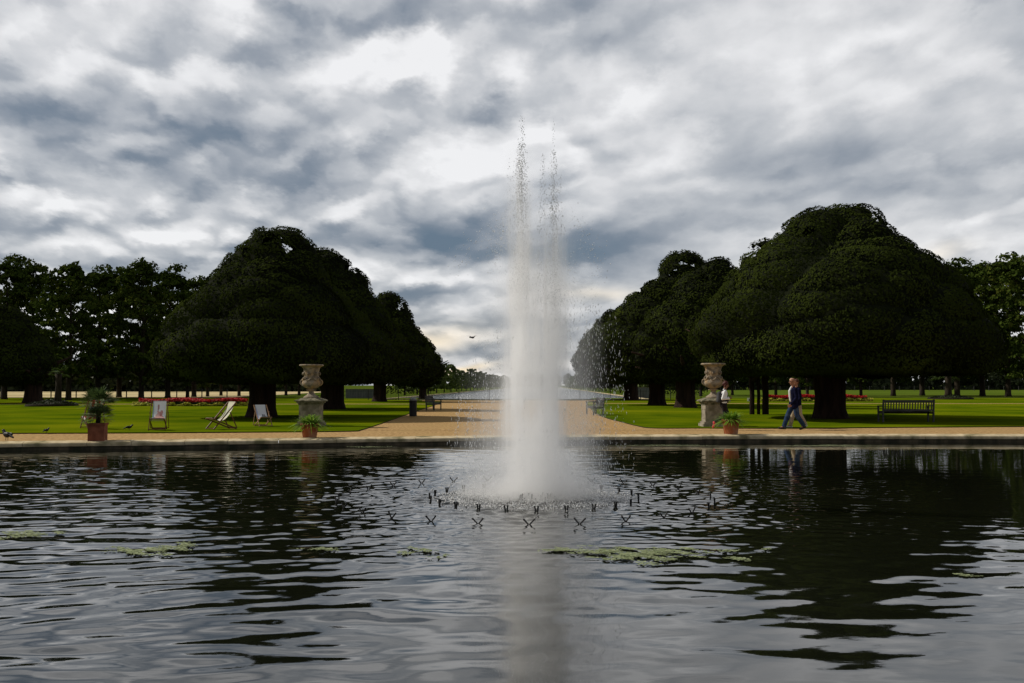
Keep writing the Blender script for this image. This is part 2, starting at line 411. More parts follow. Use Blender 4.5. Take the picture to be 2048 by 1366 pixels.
# resample outline by length
def resample(poly, step):
    P_ = [Vector(p) for p in poly]+[Vector(poly[0])]; out = []; acc = 0
    for i in range(len(P_)-1):
        L_ = (P_[i+1]-P_[i]).length
        while acc < L_:
            out.append(P_[i].lerp(P_[i+1], acc/L_)); acc += step
        acc -= L_
    return out
rs = resample(outl, .23)
nb = len(rs)
def nrm2(i):
    t = (rs[(i+1)%nb]-rs[i-1]).normalized(); return Vector((t.y,-t.x))*SGN
i = 0
while i < nb:
    k = min(random.choice((5,6,6,7)), nb-i)
    dz = random.uniform(-.004,.004); dn = random.uniform(-.004,.004); vs = []; fs = []
    for j in range(k+1):
        q = rs[(i+j)%nb].copy(); nn = nrm2((i+j)%nb)
        t = (rs[(i+j+1)%nb]-rs[(i+j)-1]).normalized() if True else None
        if j == 0: q += t*.006
        if j == k: q -= t*.006
        for (a,z) in prof: vs.append((q.x+nn.x*(a+dn), q.y+nn.y*(a+dn), z+dz))
    m = len(prof)
    for j in range(k):
        for c in range(m-1):
            f_ = (j*m+c, (j+1)*m+c, (j+1)*m+c+1, j*m+c+1); fs.append(f_ if SGN > 0 else f_[::-1])
    fs.append(tuple(range(m))[::-1 if SGN>0 else 1]); fs.append(tuple(k*m+c for c in range(m)))
    cb.add(vs, fs); i += k
cb.build('kerb_stones', M['stone'], cop)
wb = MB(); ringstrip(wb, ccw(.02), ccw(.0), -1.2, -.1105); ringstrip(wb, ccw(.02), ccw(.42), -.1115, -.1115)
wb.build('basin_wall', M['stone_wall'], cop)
# ------------------------------------------------------------------ gravel
back_px = [(-60,868.5),(0,868),(260,867),(560,865),(700,863.5)]
back_r = [(1310,857.3),(1420,857.2),(1600,857.5),(1760,856),(2048,854),(2110,853.6)]
gl = [tuple(P(*e)[:2]) for e in back_px]; gr_ = [tuple(P(*e)[:2]) for e in back_r]
av_l = [tuple(P(*e)[:2]) for e in [(722,861),(748,853),(790,838.5),(830,824),(866,812),(884,804.5)]]
av_r = [tuple(P(*e)[:2]) for e in [(1172,804.5),(1177,812),(1188,824.5),(1212,836.5),(1240,844),(1275,853)]]
gv = MB()
# one sheet: fan of quads between the coping outer line and an outer curve, then the avenue as strips
O = ccw(.41); On = len(O)
outer = [ (Vector(p)+(Vector(p)-Vector((0,16))).normalized()*9) for p in O]
outer = [tuple(p) for p in outer]
ringstrip(gv, O, outer, 0.0, 0.0)
gv.add([(-7.5,33.5,.005),(7.0,33.5,.005),(7.6,90,.005),(-8.2,90,.005),(-9,97.5,.005),(9,97.5,.005)],[(0,1,2,3),(3,2,5,4)])
tag(gv.build('gravel_path', M['gravel']), kind='structure')
# ------------------------------------------------------------------ lawns (raised, cut edge)
def lawn(name, pts, z=.035, m='lawn'):
    mb = MB(); n = len(pts); mb.add([(x,y,z) for x,y in pts],[tuple(range(n))])
    mb.cur = 1; mb.add([(x,y,z) for x,y in pts]+[(x,y,-.05) for x,y in pts], [(i,n+i,n+(i+1)%n,(i+1)%n) for i in range(n)])
    return tag(mb.build(name, [M[m], M['soil']]), kind='structure')
lpts = catmull([(-60,18),(-30,27.5),(-19,29.6)]+gl+av_l, 6, False)
lawn('lawn', lpts+[tuple(P(884,802.9)[:2]), (-9.5,94.5),(-9.5,113),(-160,113),(-160,18)])
rpts = catmull(av_r+gr_+[(24,37),(34,36),(60,28)], 6, False)
lawn('lawn', rpts+[(170,28),(170,113),(9,113),(8.5,94.5)])
# cross paths laid on the lawn
def strip(name, pts, z, m): 
    mb = MB(); mb.add([(x,y,z) for x,y in pts],[tuple(range(len(pts)))]); return tag(mb.build(name, M[m]), kind='structure')
strip('cross_path', [(-60,76.2),(-6.6,77.0),(-6.6,78.6),(-60,77.8)], .04, 'gravel')
strip('cross_path', [(6.2,79.4),(60,78.6),(60,80.2),(6.2,81.2)], .04, 'gravel')
strip('dry_field', [(-420,118),(-34,118),(-40,222),(-420,222)], .05, 'gold')
strip('far_field', [(30,150),(500,150),(700,620),(30,620)], .01, 'field')
# ------------------------------------------------------------------ long water (canal) beyond the avenue
k = MB()
def cx_at(Y, s): return (-13.2 if s<0 else 14.5)+(Y-112)*.032
k.add([(cx_at(100,-1),100,.02),(cx_at(100,1),100,.02),(cx_at(930,1),930,.02),(cx_at(930,-1),930,.02)],[(0,1,2,3)])
# ------------------------------------------------------------------ water
FX, FY = .32, 15.2          # fountain centre
def wave_grid():
    xs = np.concatenate([np.linspace(-28.5,-17,90,endpoint=False), np.arange(-17,17,.042), np.linspace(17,28.5,90)])
    ys = np.concatenate([np.linspace(.6,4,70,endpoint=False), np.arange(4,19,.038), np.arange(19,32.5,.05)])
    X, Y = np.meshgrid(xs, ys); Z = np.zeros_like(X)
    r = np.random.default_rng(5)
    # smooth modulation field
    def smooth(sx, sy, seed):
        q = np.random.default_rng(seed); out = np.zeros_like(X)
        for _ in range(9): out += np.sin(X*q.normal(0,sx)+Y*q.normal(0,sy)+q.uniform(0,6.28))
        return out/3
    px = smooth(.35,.35,1)*.8; py = smooth(.35,.35,2)*.8
    Xw, Yw = X+px*.5, Y+py*.5
    dF = np.hypot(X-FX, Y-FY)
    # long gentle wind ripples, crests mostly across the view
    calm = 1/(1+np.exp(-(X-5.0)/1.2)) * 1/(1+np.exp(-(Y-9.5)/1.5))
    calm2 = 1/(1+np.exp(-(X-1.6)/.5))*np.exp(-np.clip(Y-12,0,None)/3)
    amp = (1-.84*calm)*(1-.42*calm2)*(1.15-.70*np.clip((Y-9)/5,0,1)) * (1+.35*smooth(.25,.5,3))
    amp = amp*(1+.5*(1/(1+np.exp((X+2.5)/1.5)))*np.exp(-((Y-17)/5)**2))
    gl = np.exp(-((Y-18)/5)**2)*(1-calm)*(.35+.65*(1/(1+np.exp((X-4)/1.5))))*np.clip(.15+smooth(2.2,4.5,8)*1.3,.12,2)
    for _ in range(16):
        a = r.normal(PI/2,.5); l = r.uniform(.16,.34); kk = 2*PI/l
        Z += gl*(.022/kk)*np.sin(kk*(np.cos(a)*X+np.sin(a)*Y)+.8*px+r.uniform(0,6.28))
    for lam, s, n in ((1.9,.0038,5),(1.1,.0055,7),(.62,.0082,9),(.36,.0082,11),(.23,.0050,9)):
        for _ in range(n):
            a = r.normal(PI/2,.33 if lam > .5 else .5); l = lam*r.uniform(.8,1.25); kk = 2*PI/l
            Z += amp*(s/kk)*np.sin(kk*(np.cos(a)*Xw+np.sin(a)*Yw)+r.uniform(0,6.28))
    # rings spreading from the fountain
    th = np.arctan2(Y-FY, X-FX)
    env = np.clip((dF-.5)/.8,0,1)*np.exp(-np.clip(dF-1.6,0,None)/2.6)
    for lam, s, n in ((.5,.012,3),(.30,.018,5),(.20,.020,5)):
        for _ in range(n):
            l = lam*r.uniform(.8,1.25); kk = 2*PI/l; m = r.integers(-4,5)
            ox, oy = r.normal(0,.35,2); d2 = np.hypot(X-FX-ox, Y-FY-oy)
            Z += env*(s/kk)*np.sin(kk*d2 + m*th + .6*px + r.uniform(0,6.28))
    e2 = np.clip((dF-.4)/.6,0,1)*np.exp(-(np.clip(dF-1.5,0,None)/3.0)**1.5)*(1+.5*smooth(1.2,2.4,12))
    for _ in range(34):
        a = r.uniform(0,6.28); l = r.uniform(.13,.34); kk = 2*PI/l
        Z += e2*(.027/kk)*np.sin(kk*(np.cos(a)*X+np.sin(a)*Y)+1.5*py+r.uniform(0,6.28))
    # chop under the falling water
    ch = np.exp(-((dF-1.15)/.75)**2)
    for _ in range(26):
        a = r.uniform(0,6.28); l = r.uniform(.14,.4); kk = 2*PI/l
        Z += ch*(.06/kk)*np.sin(kk*(np.cos(a)*X+np.sin(a)*Y)+r.uniform(0,6.28))
    ny, nx = X.shape
    V = np.stack([X,Y,Z+WZ],-1).reshape(-1,3)
    idx = np.arange(ny*nx).reshape(ny,nx)
    Fq = np.stack([idx[:-1,:-1],idx[:-1,1:],idx[1:,1:],idx[1:,:-1]],-1).reshape(-1,4)
    # keep only cells inside the basin (slightly oversize)
    poly = np.array(ccw(.3)); cxq = V[Fq].mean(1)
    inside = np.zeros(len(Fq),bool); x, y = cxq[:,0], cxq[:,1]; j = len(poly)-1
    for i in range(len(poly)):
        xi, yi = poly[i]; xj, yj = poly[j]
        if yi != yj:
            c = ((yi>y)!=(yj>y)) & (x < (xj-xi)*(y-yi)/(yj-yi)+xi); inside ^= c
        j = i
    return V, Fq[inside]
wm, wnt, wbs = newmat('pond_water')
wbs.inputs['Base Color'].default_value = (.006,.007,.004,1); wbs.inputs['Roughness'].default_value = .03; wbs.inputs['IOR'].default_value = 1.6
_n = wnt.nodes.new('ShaderNodeTexNoise'); _n.inputs['Scale'].default_value = 6; _n.inputs['Detail'].default_value = 3
_t = wnt.nodes.new('ShaderNodeTexCoord'); _mp = wnt.nodes.new('ShaderNodeMapping'); _mp.inputs['Scale'].default_value = (.55,1.4,1)
wnt.links.new(_t.outputs['Object'], _mp.inputs[0]); wnt.links.new(_mp.outputs[0], _n.inputs['Vector'])
_b = wnt.nodes.new('ShaderNodeBump'); _b.inputs['Distance'].default_value = .0007; _b.inputs['Strength'].default_value = 1
wnt.links.new(_n.outputs['Fac'], _b.inputs['Height']); wnt.links.new(_b.outputs[0], wbs.inputs['Normal'])
M['water'] = wm
V_, F_ = wave_grid()
wat = np_mesh('pond_water', V_, 4, wm, smooth=True, faces=F_); tag(wat, kind='structure')
cm, cnt, cbs = newmat('canal_water'); cbs.inputs['Base Color'].default_value = (.02,.025,.02,1); cbs.inputs['Roughness'].default_value = .12
_n = cnt.nodes.new('ShaderNodeTexNoise'); _n.inputs['Scale'].default_value = .9; _n.inputs['Detail'].default_value = 4
_t = cnt.nodes.new('ShaderNodeTexCoord'); cnt.links.new(_t.outputs['Object'], _n.inputs['Vector'])
_b = cnt.nodes.new('ShaderNodeBump'); _b.inputs['Distance'].default_value = .10; cnt.links.new(_n.outputs['Fac'], _b.inputs['Height']); cnt.links.new(_b.outputs[0], cbs.inputs['Normal'])
tag(k.build('canal_water', cm), kind='structure')
cs = MB()
for s in (-1,1):
    a = (cx_at(100,s),100,.06); b_ = (cx_at(930,s),930,.06); cs.bar(a,b_,.35,.12)
cs.bar((cx_at(100,-1)-.2,99.8,.06),(cx_at(100,1)+.2,99.8,.06),.35,.12)
tag(cs.build('canal_kerb', M['stone']), 'thin pale stone edge of the long canal beyond the avenue', 'stone kerb')
# ================================================================== YEWS
def resamp(pts, n):
    pts = np.array(pts,float); d = np.r_[0,np.cumsum(np.hypot(*np.diff(pts,axis=0).T))]; t = np.linspace(0,d[-1],n)
    return np.stack([np.interp(t,d,pts[:,0]),np.interp(t,d,pts[:,1])],1)
def yew(label, Y, left, right, trunks, leaf=.13, dens=1.0, holes=(), depth=.95, group='clipped yews lining the avenue', padsize=1.0, seed=1):
    """left/right: silhouette from the top down in photo pixels, both starting at the crown top; trunks: list of (px at ground, px width)"""
    r = np.random.default_rng(seed)
    conv = lambda l: np.array([[at(px,py,Y).x, at(px,py,Y).z] for px,py in l])
    Lp, Rp = resamp(conv(left),60), resamp(conv(right),60)
    cx = Lp[0,0]; base = P(trunks[0][0], trunks[0][2] if len(trunks[0])>2 else 0) if False else Vector((trunks[0][0],Y,0))
    tx = at(trunks[0][0],800,Y).x
    root = empty('yew_tree', (tx, Y, .03)); tag(root, label, 'yew tree', group)
    off = np.array([tx, Y, .03])
    nt_, na = 60, 96
    th = np.linspace(0,2*PI,na,endpoint=False)
    w_ = (1+np.cos(th))/2
    def surf(ti, thv):           # ti float index 0..59
        wv = (1+np.cos(thv))/2
        i0 = np.clip(ti.astype(int),0,58); fr = ti-i0
        l = Lp[i0]*(1-fr[:,None])+Lp[i0+1]*fr[:,None]; q = Rp[i0]*(1-fr[:,None])+Rp[i0+1]*fr[:,None]
        rl = np.abs(l[:,0]-cx); rr = np.abs(q[:,0]-cx); rad = wv*rr+(1-wv)*rl
        rm = (rr+rl)/2; rad_y = rm*depth
        z = wv*q[:,1]+(1-wv)*l[:,1]
        return np.stack([cx+rad*np.cos(thv), Y+(rad*abs(np.sin(thv))*0+rad_y)*np.sin(thv), z],1)
    # area weights on the grid
    TI, TH = np.meshgrid(np.arange(59)+.5, th+PI/na, indexing='ij')
    a = surf(TI.ravel()-.5,TH.ravel()); b1 = surf(TI.ravel()+.49,TH.ravel()); c1 = surf(TI.ravel(),TH.ravel()+2*PI/na)
    area = np.linalg.norm(np.cross(b1-a,c1-a),axis=1); tot = area.sum()
    def sample(n):
        k_ = r.choice(len(area), n, p=area/tot)
        return surf(TI.ravel()[k_]-.5+r.random(n)*.98, TH.ravel()[k_]+r.uniform(-1,1,n)*PI/na)
    zt = max(Lp[:,1].max(), Rp[:,1].max()); zmid = zt*.45
    ctr = np.array([cx,Y,zmid])
    K = max(12,int(tot/(3.4*padsize**2))); pads = sample(K); sq = np.array([1,1,2.1])
    padsize *= 1.35; padr = r.uniform(.7,1.4,K)*padsize
    def shape(p, inset=0.0):
        best = np.full(len(p),9.); bi = np.zeros(len(p),int); sec = np.full(len(p),9.)
        for k_ in range(K):
            d = np.sqrt((((p-pads[k_])*sq)**2).sum(1))/padr[k_]
            m = d < best; sec = np.where(m,best,np.minimum(sec,d)); bi[m] = k_; best[m] = d[m]
        edge = np.clip(1-(sec-best)/.45,0,1)          # 1 at seams between pads
        out = nrm((p-ctr)*np.array([1,1,.8]))
        disp = (.10*best**2+.22*edge**2)*padsize + inset + .03*np.sin(p[:,0]*2.1+p[:,2]*3.3+seed)*padsize
        q = p - out*disp[:,None]
        pc = pads[bi]-nrm((pads[bi]-ctr))*.8*padsize
        n_ = nrm((q-pc)*np.array([1,1,1.5])*.8+out*.35*padsize)
        return q, n_, edge
    hz = [(at(hx,hy,Y).x, at(hx,hy,Y).z, hrx*.8*Y/F, hry*.8*Y/F, pr) for hx,hy,hrx,hry,pr in holes]
    def keep(p):
        pr = np.ones(len(p))
        for (x,z,rx,rz,q) in hz:
            m = ((p[:,0]-x)/rx)**2+((p[:,2]-z)/rz)**2 < 1+.5*np.sin(p[:,0]*7.3+p[:,2]*3)*np.sin(p[:,2]*8.1+p[:,0]*2); pr[m] = np.minimum(pr[m], q)
        return pr
    leaf = leaf*.66; N = int(tot/(leaf*leaf)*1.35*dens); N = min(N, 150000)
    p = sample(N); q, n_, e_ = shape(p)
    # clumpy opening pattern inside the thin zones
    nz = np.sin(q[:,0]*5.1+seed)*np.sin(q[:,2]*6.3+1)+np.sin(q[:,0]*9.7+q[:,2]*7)*.6+np.sin(q[:,1]*4+q[:,2]*5)*.5
    kp = keep(q); m = (kp >= 1) | ((nz > -.8) & (r.random(N) < kp*1.9)); q, n_ = q[m], n_[m]
    q = q + r.normal(0,leaf*.30,q.shape)
    Q = leaf_quads(q, n_, leaf*1.5, leaf*.85, .28) - off
    np_mesh('crown', Q, 4, M['yew'], root)
    # twiggy inner mass carrying the shell
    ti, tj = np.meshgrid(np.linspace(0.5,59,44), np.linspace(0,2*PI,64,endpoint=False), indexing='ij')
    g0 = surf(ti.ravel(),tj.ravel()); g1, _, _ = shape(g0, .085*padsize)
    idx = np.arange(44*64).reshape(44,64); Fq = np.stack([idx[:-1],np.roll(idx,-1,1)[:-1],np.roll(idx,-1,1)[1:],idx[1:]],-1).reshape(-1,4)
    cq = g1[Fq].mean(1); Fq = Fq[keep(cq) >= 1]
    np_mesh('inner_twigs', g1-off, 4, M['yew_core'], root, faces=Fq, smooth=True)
    # trunk(s) and limbs
    for (px,wpx) in trunks:
        x = at(px,800,Y).x; rt = wpx/2*Y/F; tm = MB(); fl_ = 1.4 if len(trunks)==1 else 1.1
        hgt = zt*.55; bx = cx+(x-cx)*.6
        tm.tube([(x-tx,0,-.1),(x-tx,0,.12),(x-tx,0,.45),(x-tx+.02,0,1.0),(x-tx-.01,0,1.7),(x*.6+bx*.4-tx,0,2.4),(bx-tx,0,hgt)],
                [rt*fl_,rt*(1+(fl_-1)*.5),rt*1.05,rt,rt*1.05,rt*1.15,rt*.5], 26, wob=.07)
        if len(trunks) == 1 or px == trunks[0][0]:
            for k_ in range(11):
                a_ = k_*2.4+seed; le = (zt*.42)*random.uniform(.7,1); s0 = 1.6+random.uniform(0,.8)
                p0 = Vector((x-tx,0,s0)); p2 = p0+Vector((math.cos(a_)*le,math.sin(a_)*le,random.uniform(.7,2.6)))
                p1 = p0.lerp(p2,.5)+Vector((0,0,.25)); tm.tube([p0,p1,p2],[max(rt,.3)*.42,max(rt,.3)*.26,max(rt,.3)*.08],8)
            for k_ in range(9):
                a_ = k_*2.4+seed; p0 = Vector((bx-tx,0,hgt*.75)); p2 = Vector((cx-tx+math.cos(a_)*zt*.16,math.sin(a_)*zt*.16,zt*random.uniform(.66,.80)))
                tm.tube([p0,p0.lerp(p2,.5)+Vector((math.cos(a_)*.3,math.sin(a_)*.3,0)),p2],[rt*.3,rt*.2,rt*.06],7)
        tm.build('trunk', M['bark_yew'], root, smooth=True)
    return root
yew('large clipped yew left of the avenue, its trunk between the white deckchair and the urn', 46.0,
    [(560,450),(528,453),(512,462),(498,482),(470,496),(444,530),(404,572),(372,610),(334,650),(308,688),(302,716),(318,742),(360,760),(420,768),(490,764),(515,752)],
    [(560,450),(595,455),(622,468),(636,494),(652,530),(686,572),(728,618),(768,655),(794,690),(800,726),(786,750),(740,762),(650,766),(580,760),(535,752)],
    [(525,50)], .135, 1.0, [(552,484,26,14,.5),(510,508,18,10,.6),(590,505,14,9,.6)], seed=1)
yew('clipped yew directly behind the left urn, half hidden by the large yew', 62.0,
    [(652,494),(620,500),(590,530),(560,580),(530,640),(520,700),(540,750),(600,768),(650,764)],
    [(652,494),(676,498),(702,518),(738,558),(752,590),(772,622),(800,660),(828,700),(838,735),(820,760),(760,770),(680,766)],
    [(665,44)], .17, 1.0, [(708,535,16,16,.5)], seed=2)
yew('clipped yew third from the front on the left, its leaning trunk bare below', 90.0,
    [(782,582),(758,588),(735,610),(700,650),(680,700),(690,745),(730,768),(750,766)],
    [(782,582),(802,590),(818,610),(832,640),(848,672),(868,704),(884,735),(880,760),(840,774),(780,768)],
    [(760,24)], .24, 1.0, [(800,612,12,14,.55)], seed=3)
yew('smallest and farthest yew at the left corner of the avenue beside the canal', 108.0,
    [(835,655),(815,668),(800,700),(790,740),(800,770),(830,776)],
    [(835,655),(856,670),(872,692),(888,722),(893,748),(886,766),(862,776),(842,776)],
    [(846,14)], .28, 1.0, seed=4)
yew('dark clipped yew cut off by the left edge of the view', 82.0,
    [(-10,598),(-60,620),(-110,680),(-130,730),(-110,765),(-20,770),(20,766)],
    [(-10,598),(28,610),(60,640),(88,676),(106,712),(110,745),(98,766),(60,772),(34,768)],
    [(66,32)], .22, 1.0, seed=5)
yew('huge clipped yew on the right with a thick dark trunk behind the walking people', 44.4,
    [(1690,408),(1640,411),(1600,422),(1568,448),(1540,482),(1500,512),(1468,544),(1428,588),(1392,630),(1377,668),(1378,705),(1390,732),(1430,745),(1500,752),(1580,756),(1630,745)],
    [(1690,408),(1732,411),(1758,424),(1772,446),(1800,480),(1842,514),(1890,546),(1928,582),(1950,622),(1972,664),(1990,702),(1984,734),(1940,750),(1860,748),(1760,756),(1690,745)],
    [(1661,56)], .13, 1.0, [(1740,440,22,30,.6),(1600,470,14,10,.7)], seed=6)
yew('smaller yew with several slim stems standing left of the huge right hand yew', 50.5,
    [(1530,474),(1500,486),(1476,510),(1452,550),(1430,600),(1415,650),(1418,700),(1440,740),(1490,752),(1515,745)],
    [(1530,474),(1556,486),(1580,520),(1600,570),(1620,640),(1624,700),(1600,744),(1560,752),(1535,745)],
    [(1504,9),(1517,6),(1531,12)], .15, .9, [(1505,505,24,18,.5)], seed=7)
yew('round topped yew second from the right urn, with a straight dark trunk', 66.0,
    [(1432,510),(1404,518),(1376,540),(1342,572),(1302,618),(1270,656),(1258,694),(1262,730),(1285,756),(1330,764),(1362,758)],
    [(1432,510),(1455,516),(1468,532),(1482,570),(1490,640),(1492,700),(1476,750),(1430,764),(1385,758)],
    [(1372,36)], .18, 1.0, [(1400,560,10,10,.6)], seed=8)
yew('yew with a flat see-through top on the right side of the avenue', 74.0,
    [(1372,500),(1340,505),(1322,520),(1306,546),(1280,566),(1250,598),(1212,640),(1184,680),(1172,720),(1180,752),(1230,768),(1300,764)],
    [(1372,500),(1400,506),(1412,520),(1420,550),(1430,600),(1440,680),(1430,740),(1390,766),(1330,764)],
    [(1315,30)], .19, 1.0, [(1375,530,26,10,.5),(1345,552,14,7,.5)], seed=9)
yew('farthest yew on the right of the avenue, partly veiled by the fountain spray', 98.0,
    [(1248,582),(1230,592),(1212,612),(1184,646),(1158,684),(1142,722),(1138,752),(1150,772),(1200,776),(1245,770)],
    [(1248,582),(1264,590),(1276,620),(1292,670),(1300,720),(1296,758),(1280,772),(1268,770)],
    [(1263,26)], .25, 1.0, [(1240,612,9,14,.6)], seed=10)
# ================================================================== LIMES and other trees
def broadleaf(name, h, spread, trunk_h, nclump, leaf, seed, leafmat_, trunk_r=.28, per=150, bark='bark'):
    r = np.random.default_rng(seed); root = empty(name)
    tm = MB(); rr = random.Random(seed)
    tm.tube([(0,0,-.2),(0,0,.3),(0,0,trunk_h),(.1,0,h*.45),(.05,.1,h*.7),(0,0,h*.93)],[trunk_r*1.5,trunk_r*1.1,trunk_r*.9,trunk_r*.65,trunk_r*.35,trunk_r*.08],10,wob=.05)
    cl = []
    for i in range(nclump):
        t = (i+.5)/nclump; z = trunk_h*.8+(h-trunk_h*.8)*t
        prof = math.sin(PI*min(1,.18+.72*(1-abs(t-.38)/.75)))**.8 if t<.98 else .3
        prof = max(.22, 1-((t-.40)/.66)**2)
        a = i*2.399+rr.uniform(-.4,.4); q = spread*prof*math.sqrt(rr.uniform(.15,1))
        cl.append((math.cos(a)*q, math.sin(a)*q, z+rr.uniform(-.6,.6)*h*.06, rr.uniform(.55,1.25)*spread*.25))
        if i%2 == 0:
            c = cl[-1]; z0 = max(trunk_h*.8, c[2]-q*.8)
            tm.tube([(0,0,z0),(c[0]*.5,c[1]*.5,z0+(c[2]-z0)*.7),(c[0],c[1],c[2])],[trunk_r*.32*(1.2-t),trunk_r*.2*(1.2-t),.02],6)
    tm.build('trunk', M[bark], root, smooth=True)
    pts = []; nn = []
    for (x,y,z,s) in cl:
        d = nrm(r.normal(0,1,(per,3))); d[:,2] = np.abs(d[:,2])*.9-.25
        rad = s*r.uniform(.55,1.05,(per,1))*(1+.25*np.sin(d[:,:1]*5+x))
        p = np.array([x,y,z])+d*rad*np.array([1.05,1.05,.9]); pts.append(p); nn.append(nrm(d+np.array([0,0,.5])))
    pts = np.concatenate(pts); nn = np.concatenate(nn)
    np_mesh('crown', leaf_quads(pts,nn,leaf*1.35,leaf*.9,.7), 4, leafmat_, root)
    return root
lime_src = [broadleaf('lime_tree', 14.5, 4.1, 2.9, 80, .30, 20+i, M['lime'], per=130) for i in range(3)]
used = [False]*3
def place(src_list, used_, k_, x, y, s, label, cat, group, rz, z=0, sz=1.0):
    if used_[k_]: o = copy_tree(src_list[k_])
    else: o = src_list[k_]; used_[k_] = True
    o.location = (x,y,z); o.scale = (s,s,s*sz); o.rotation_euler = (0,0,rz); tag(o,label,cat,group); return o
# (photo px of trunk, distance, crown top px, label)
LIMES = [
 (8,104,508,'tall lime on the far left edge, rising behind the dark yew'),
 (62,112,512,'lime with its top above the cut off yew, one in from the left edge'),
 (137,96,518,'lime tree with a bare trunk just left of the potted palm'),
 (195,108,528,'lime tree rising directly behind the potted palm'),
 (238,120,530,'slim lime filling the gap between the potted palm and the tall round headed lime'),
 (282,104,512,'tallest round headed lime left of the large yew, behind the red flower bed'),
 (335,116,528,'lime tree behind the pink printed deckchair, its crown ending against the large yew'),
 (388,124,546,'lower lime whose top just shows above the left flank of the large yew'),
 (1787,140,540,'lime tree whose trunk stands above the left half of the green bench'),
 (1845,146,534,'lime tree whose trunk stands above the right end of the green bench'),
 (1915,128,512,'lime tree immediately behind the palm on the right lawn'),
 (1965,138,516,'lime tree between the right hand palm and the tallest right hand lime'),
 (2017,132,504,'tallest lime at the right edge, its trunk standing clear on the lawn'),
 (2062,120,500,'lime tree cut off by the right edge of the view'),
]
for i,(px,Y,top,lab) in enumerate(LIMES):
    b_ = at(px,800,Y); ht = at(px,top,Y).z
    place(lime_src, used, i%3, b_.x, Y, ht/15.5, lab, 'lime tree', 'tall lime trees behind the lawns', random.uniform(0,6.28))
# the double lime avenue seen under the crowns of the big yew
n_av = 0
names = ['just left of the deckchair with the pink picture','behind the gap between the first two deckchairs','above the right part of the red flower bed','close left of the thick yew trunk','right beside the thick yew trunk']
for i,(px,Y) in enumerate([(375,118),(415,128),(442,138),(478,132),(572,146),(598,150)]):
    b_ = at(px,800,Y)
    place(lime_src, used, (i+1)%3, b_.x, Y, .72, 'dark lime trunk seen below the large left yew, ' + (['leftmost','second from left','third from left','fourth from left','just right of the thick trunk','nearest the left urn'][i]), 'lime tree', 'avenue limes seen under the large left yew', random.uniform(0,6.28))
for i,(px,Y) in enumerate([(1402,140),(1465,150),(1552,135),(1615,128),(1722,132)]):
    b_ = at(px,800,Y)
    place(lime_src, used, (i+1)%3, b_.x, Y, .70, 'shaded lime trunk under the right yews, ' + ['left of the right urn','just behind the woman in the white jacket','above the left end of the flower bed','above the middle of the flower bed','above the right end of the flower bed'][i], 'lime tree', 'shaded limes under the right hand yews', random.uniform(0,6.28))
# young limes along both banks of the canal
yl = [broadleaf('young_lime', 5.6, 2.1, .9, 30, .40, 60+i, M['young'], .12, 60) for i in range(2)]; uy = [False]*2
for i in range(32):
    Y = 150+i*15
    for s in (-1,1):
        x = cx_at(Y,s)+s*4.5
        place(yl, uy, (i+(s>0))%2, x, Y, random.uniform(.85,1.1), 'young bright green lime in the row along the %s bank of the canal' % ('left' if s<0 else 'right'), 'young lime', 'young limes on the %s bank' % ('left' if s<0 else 'right'), random.uniform(0,6.28))
# wood closing the view
ends = []
ft = [broadleaf('distant_tree', 17, 8.5, 2, 46, 1.0, 80+i, M['wood_leaf'], .4, 90) for i in range(2)]; uf = [False]*2
for i in range(16):
    px = 880+i*26+random.uniform(-5,5); Y = 960+random.uniform(-20,60); b_ = at(px,772,Y)
    place(ft, uf, i%2, b_.x, Y, random.uniform(.62,.8)*(1.12 if i in (0,1,3) else 1), 'grey green tree in the far row closing the end of the canal', 'distant tree', 'far trees closing the end of the canal', random.uniform(0,6.28))
# far belts of woodland, too dense to count
def belt(name, x0, x1, y0, y1, h, n, seed, label):
    r = np.random.default_rng(seed); ncl = n
    cx = r.uniform(x0,x1,ncl); cy = np.interp(cx,[x0,x1],[y0,y1])+r.uniform(-6,6,ncl); ph = np.sin(cx*.07)*.12+np.sin(cx*.19+1)*.10
    cz = r.uniform(.6,1,ncl)**1.0*h*(.9+ph)*r.choice([.05,.2,.4,.6,.82,.93],ncl); s = r.uniform(1.6,3.2,ncl)
    p = []; nn = []
    for i in range(ncl):
        d = nrm(r.normal(0,1,(46,3))); d[:,2] = np.abs(d[:,2])*1.1-.4
        p.append(np.array([cx[i],cy[i],cz[i]])+d*s[i]*r.uniform(.6,1,(46,1))); nn.append(d)
    p = np.concatenate(p); nn = np.concatenate(nn); p[:,2] = np.maximum(p[:,2],.05)
    o = np_mesh(name, leaf_quads(p,nn,1.3,.9,.6), 4, M['wood_leaf']); tag(o,label,'woodland',kind='stuff')
belt('distant_wood', -330, -42, 228, 232, 8.0, 1900, 3, 'dark belt of woodland behind the dry pale field on the left')
belt('distant_wood', 40, 420, 300, 340, 12.0, 2000, 4, 'dark belt of woodland behind the far green field on the right')
def hedge(name, x0,x1,y,h,dep,label,leafm='wood_leaf',leaf=.22):
    r = np.random.default_rng(int(abs(x0)*7)); n = int((x1-x0)*(h+dep)*9/leaf)
    n = min(n,14000); p = np.stack([r.uniform(x0,x1,n), r.uniform(y-dep/2,y+dep/2,n), r.uniform(0,h,n)],1)
    f = r.integers(0,3,n); p[f==0,2] = h+r.normal(0,.05,(f==0).sum()); p[f==1,1] = y-dep/2; p[f==2,1]= y+dep/2
    nn = np.where(f[:,None]==0, np.array([0,0,1.]), np.array([0,-1.,0]))
    o = np_mesh(name, leaf_quads(p,nn,leaf,leaf*.7,.7),4,M[leafm]); tag(o,label,'hedge'); 
    return o
hedge('low_hedge',-24.5,-14.5,176,2.6,2,'dark trimmed hedge far left of the canal behind the yews','yew',.3)
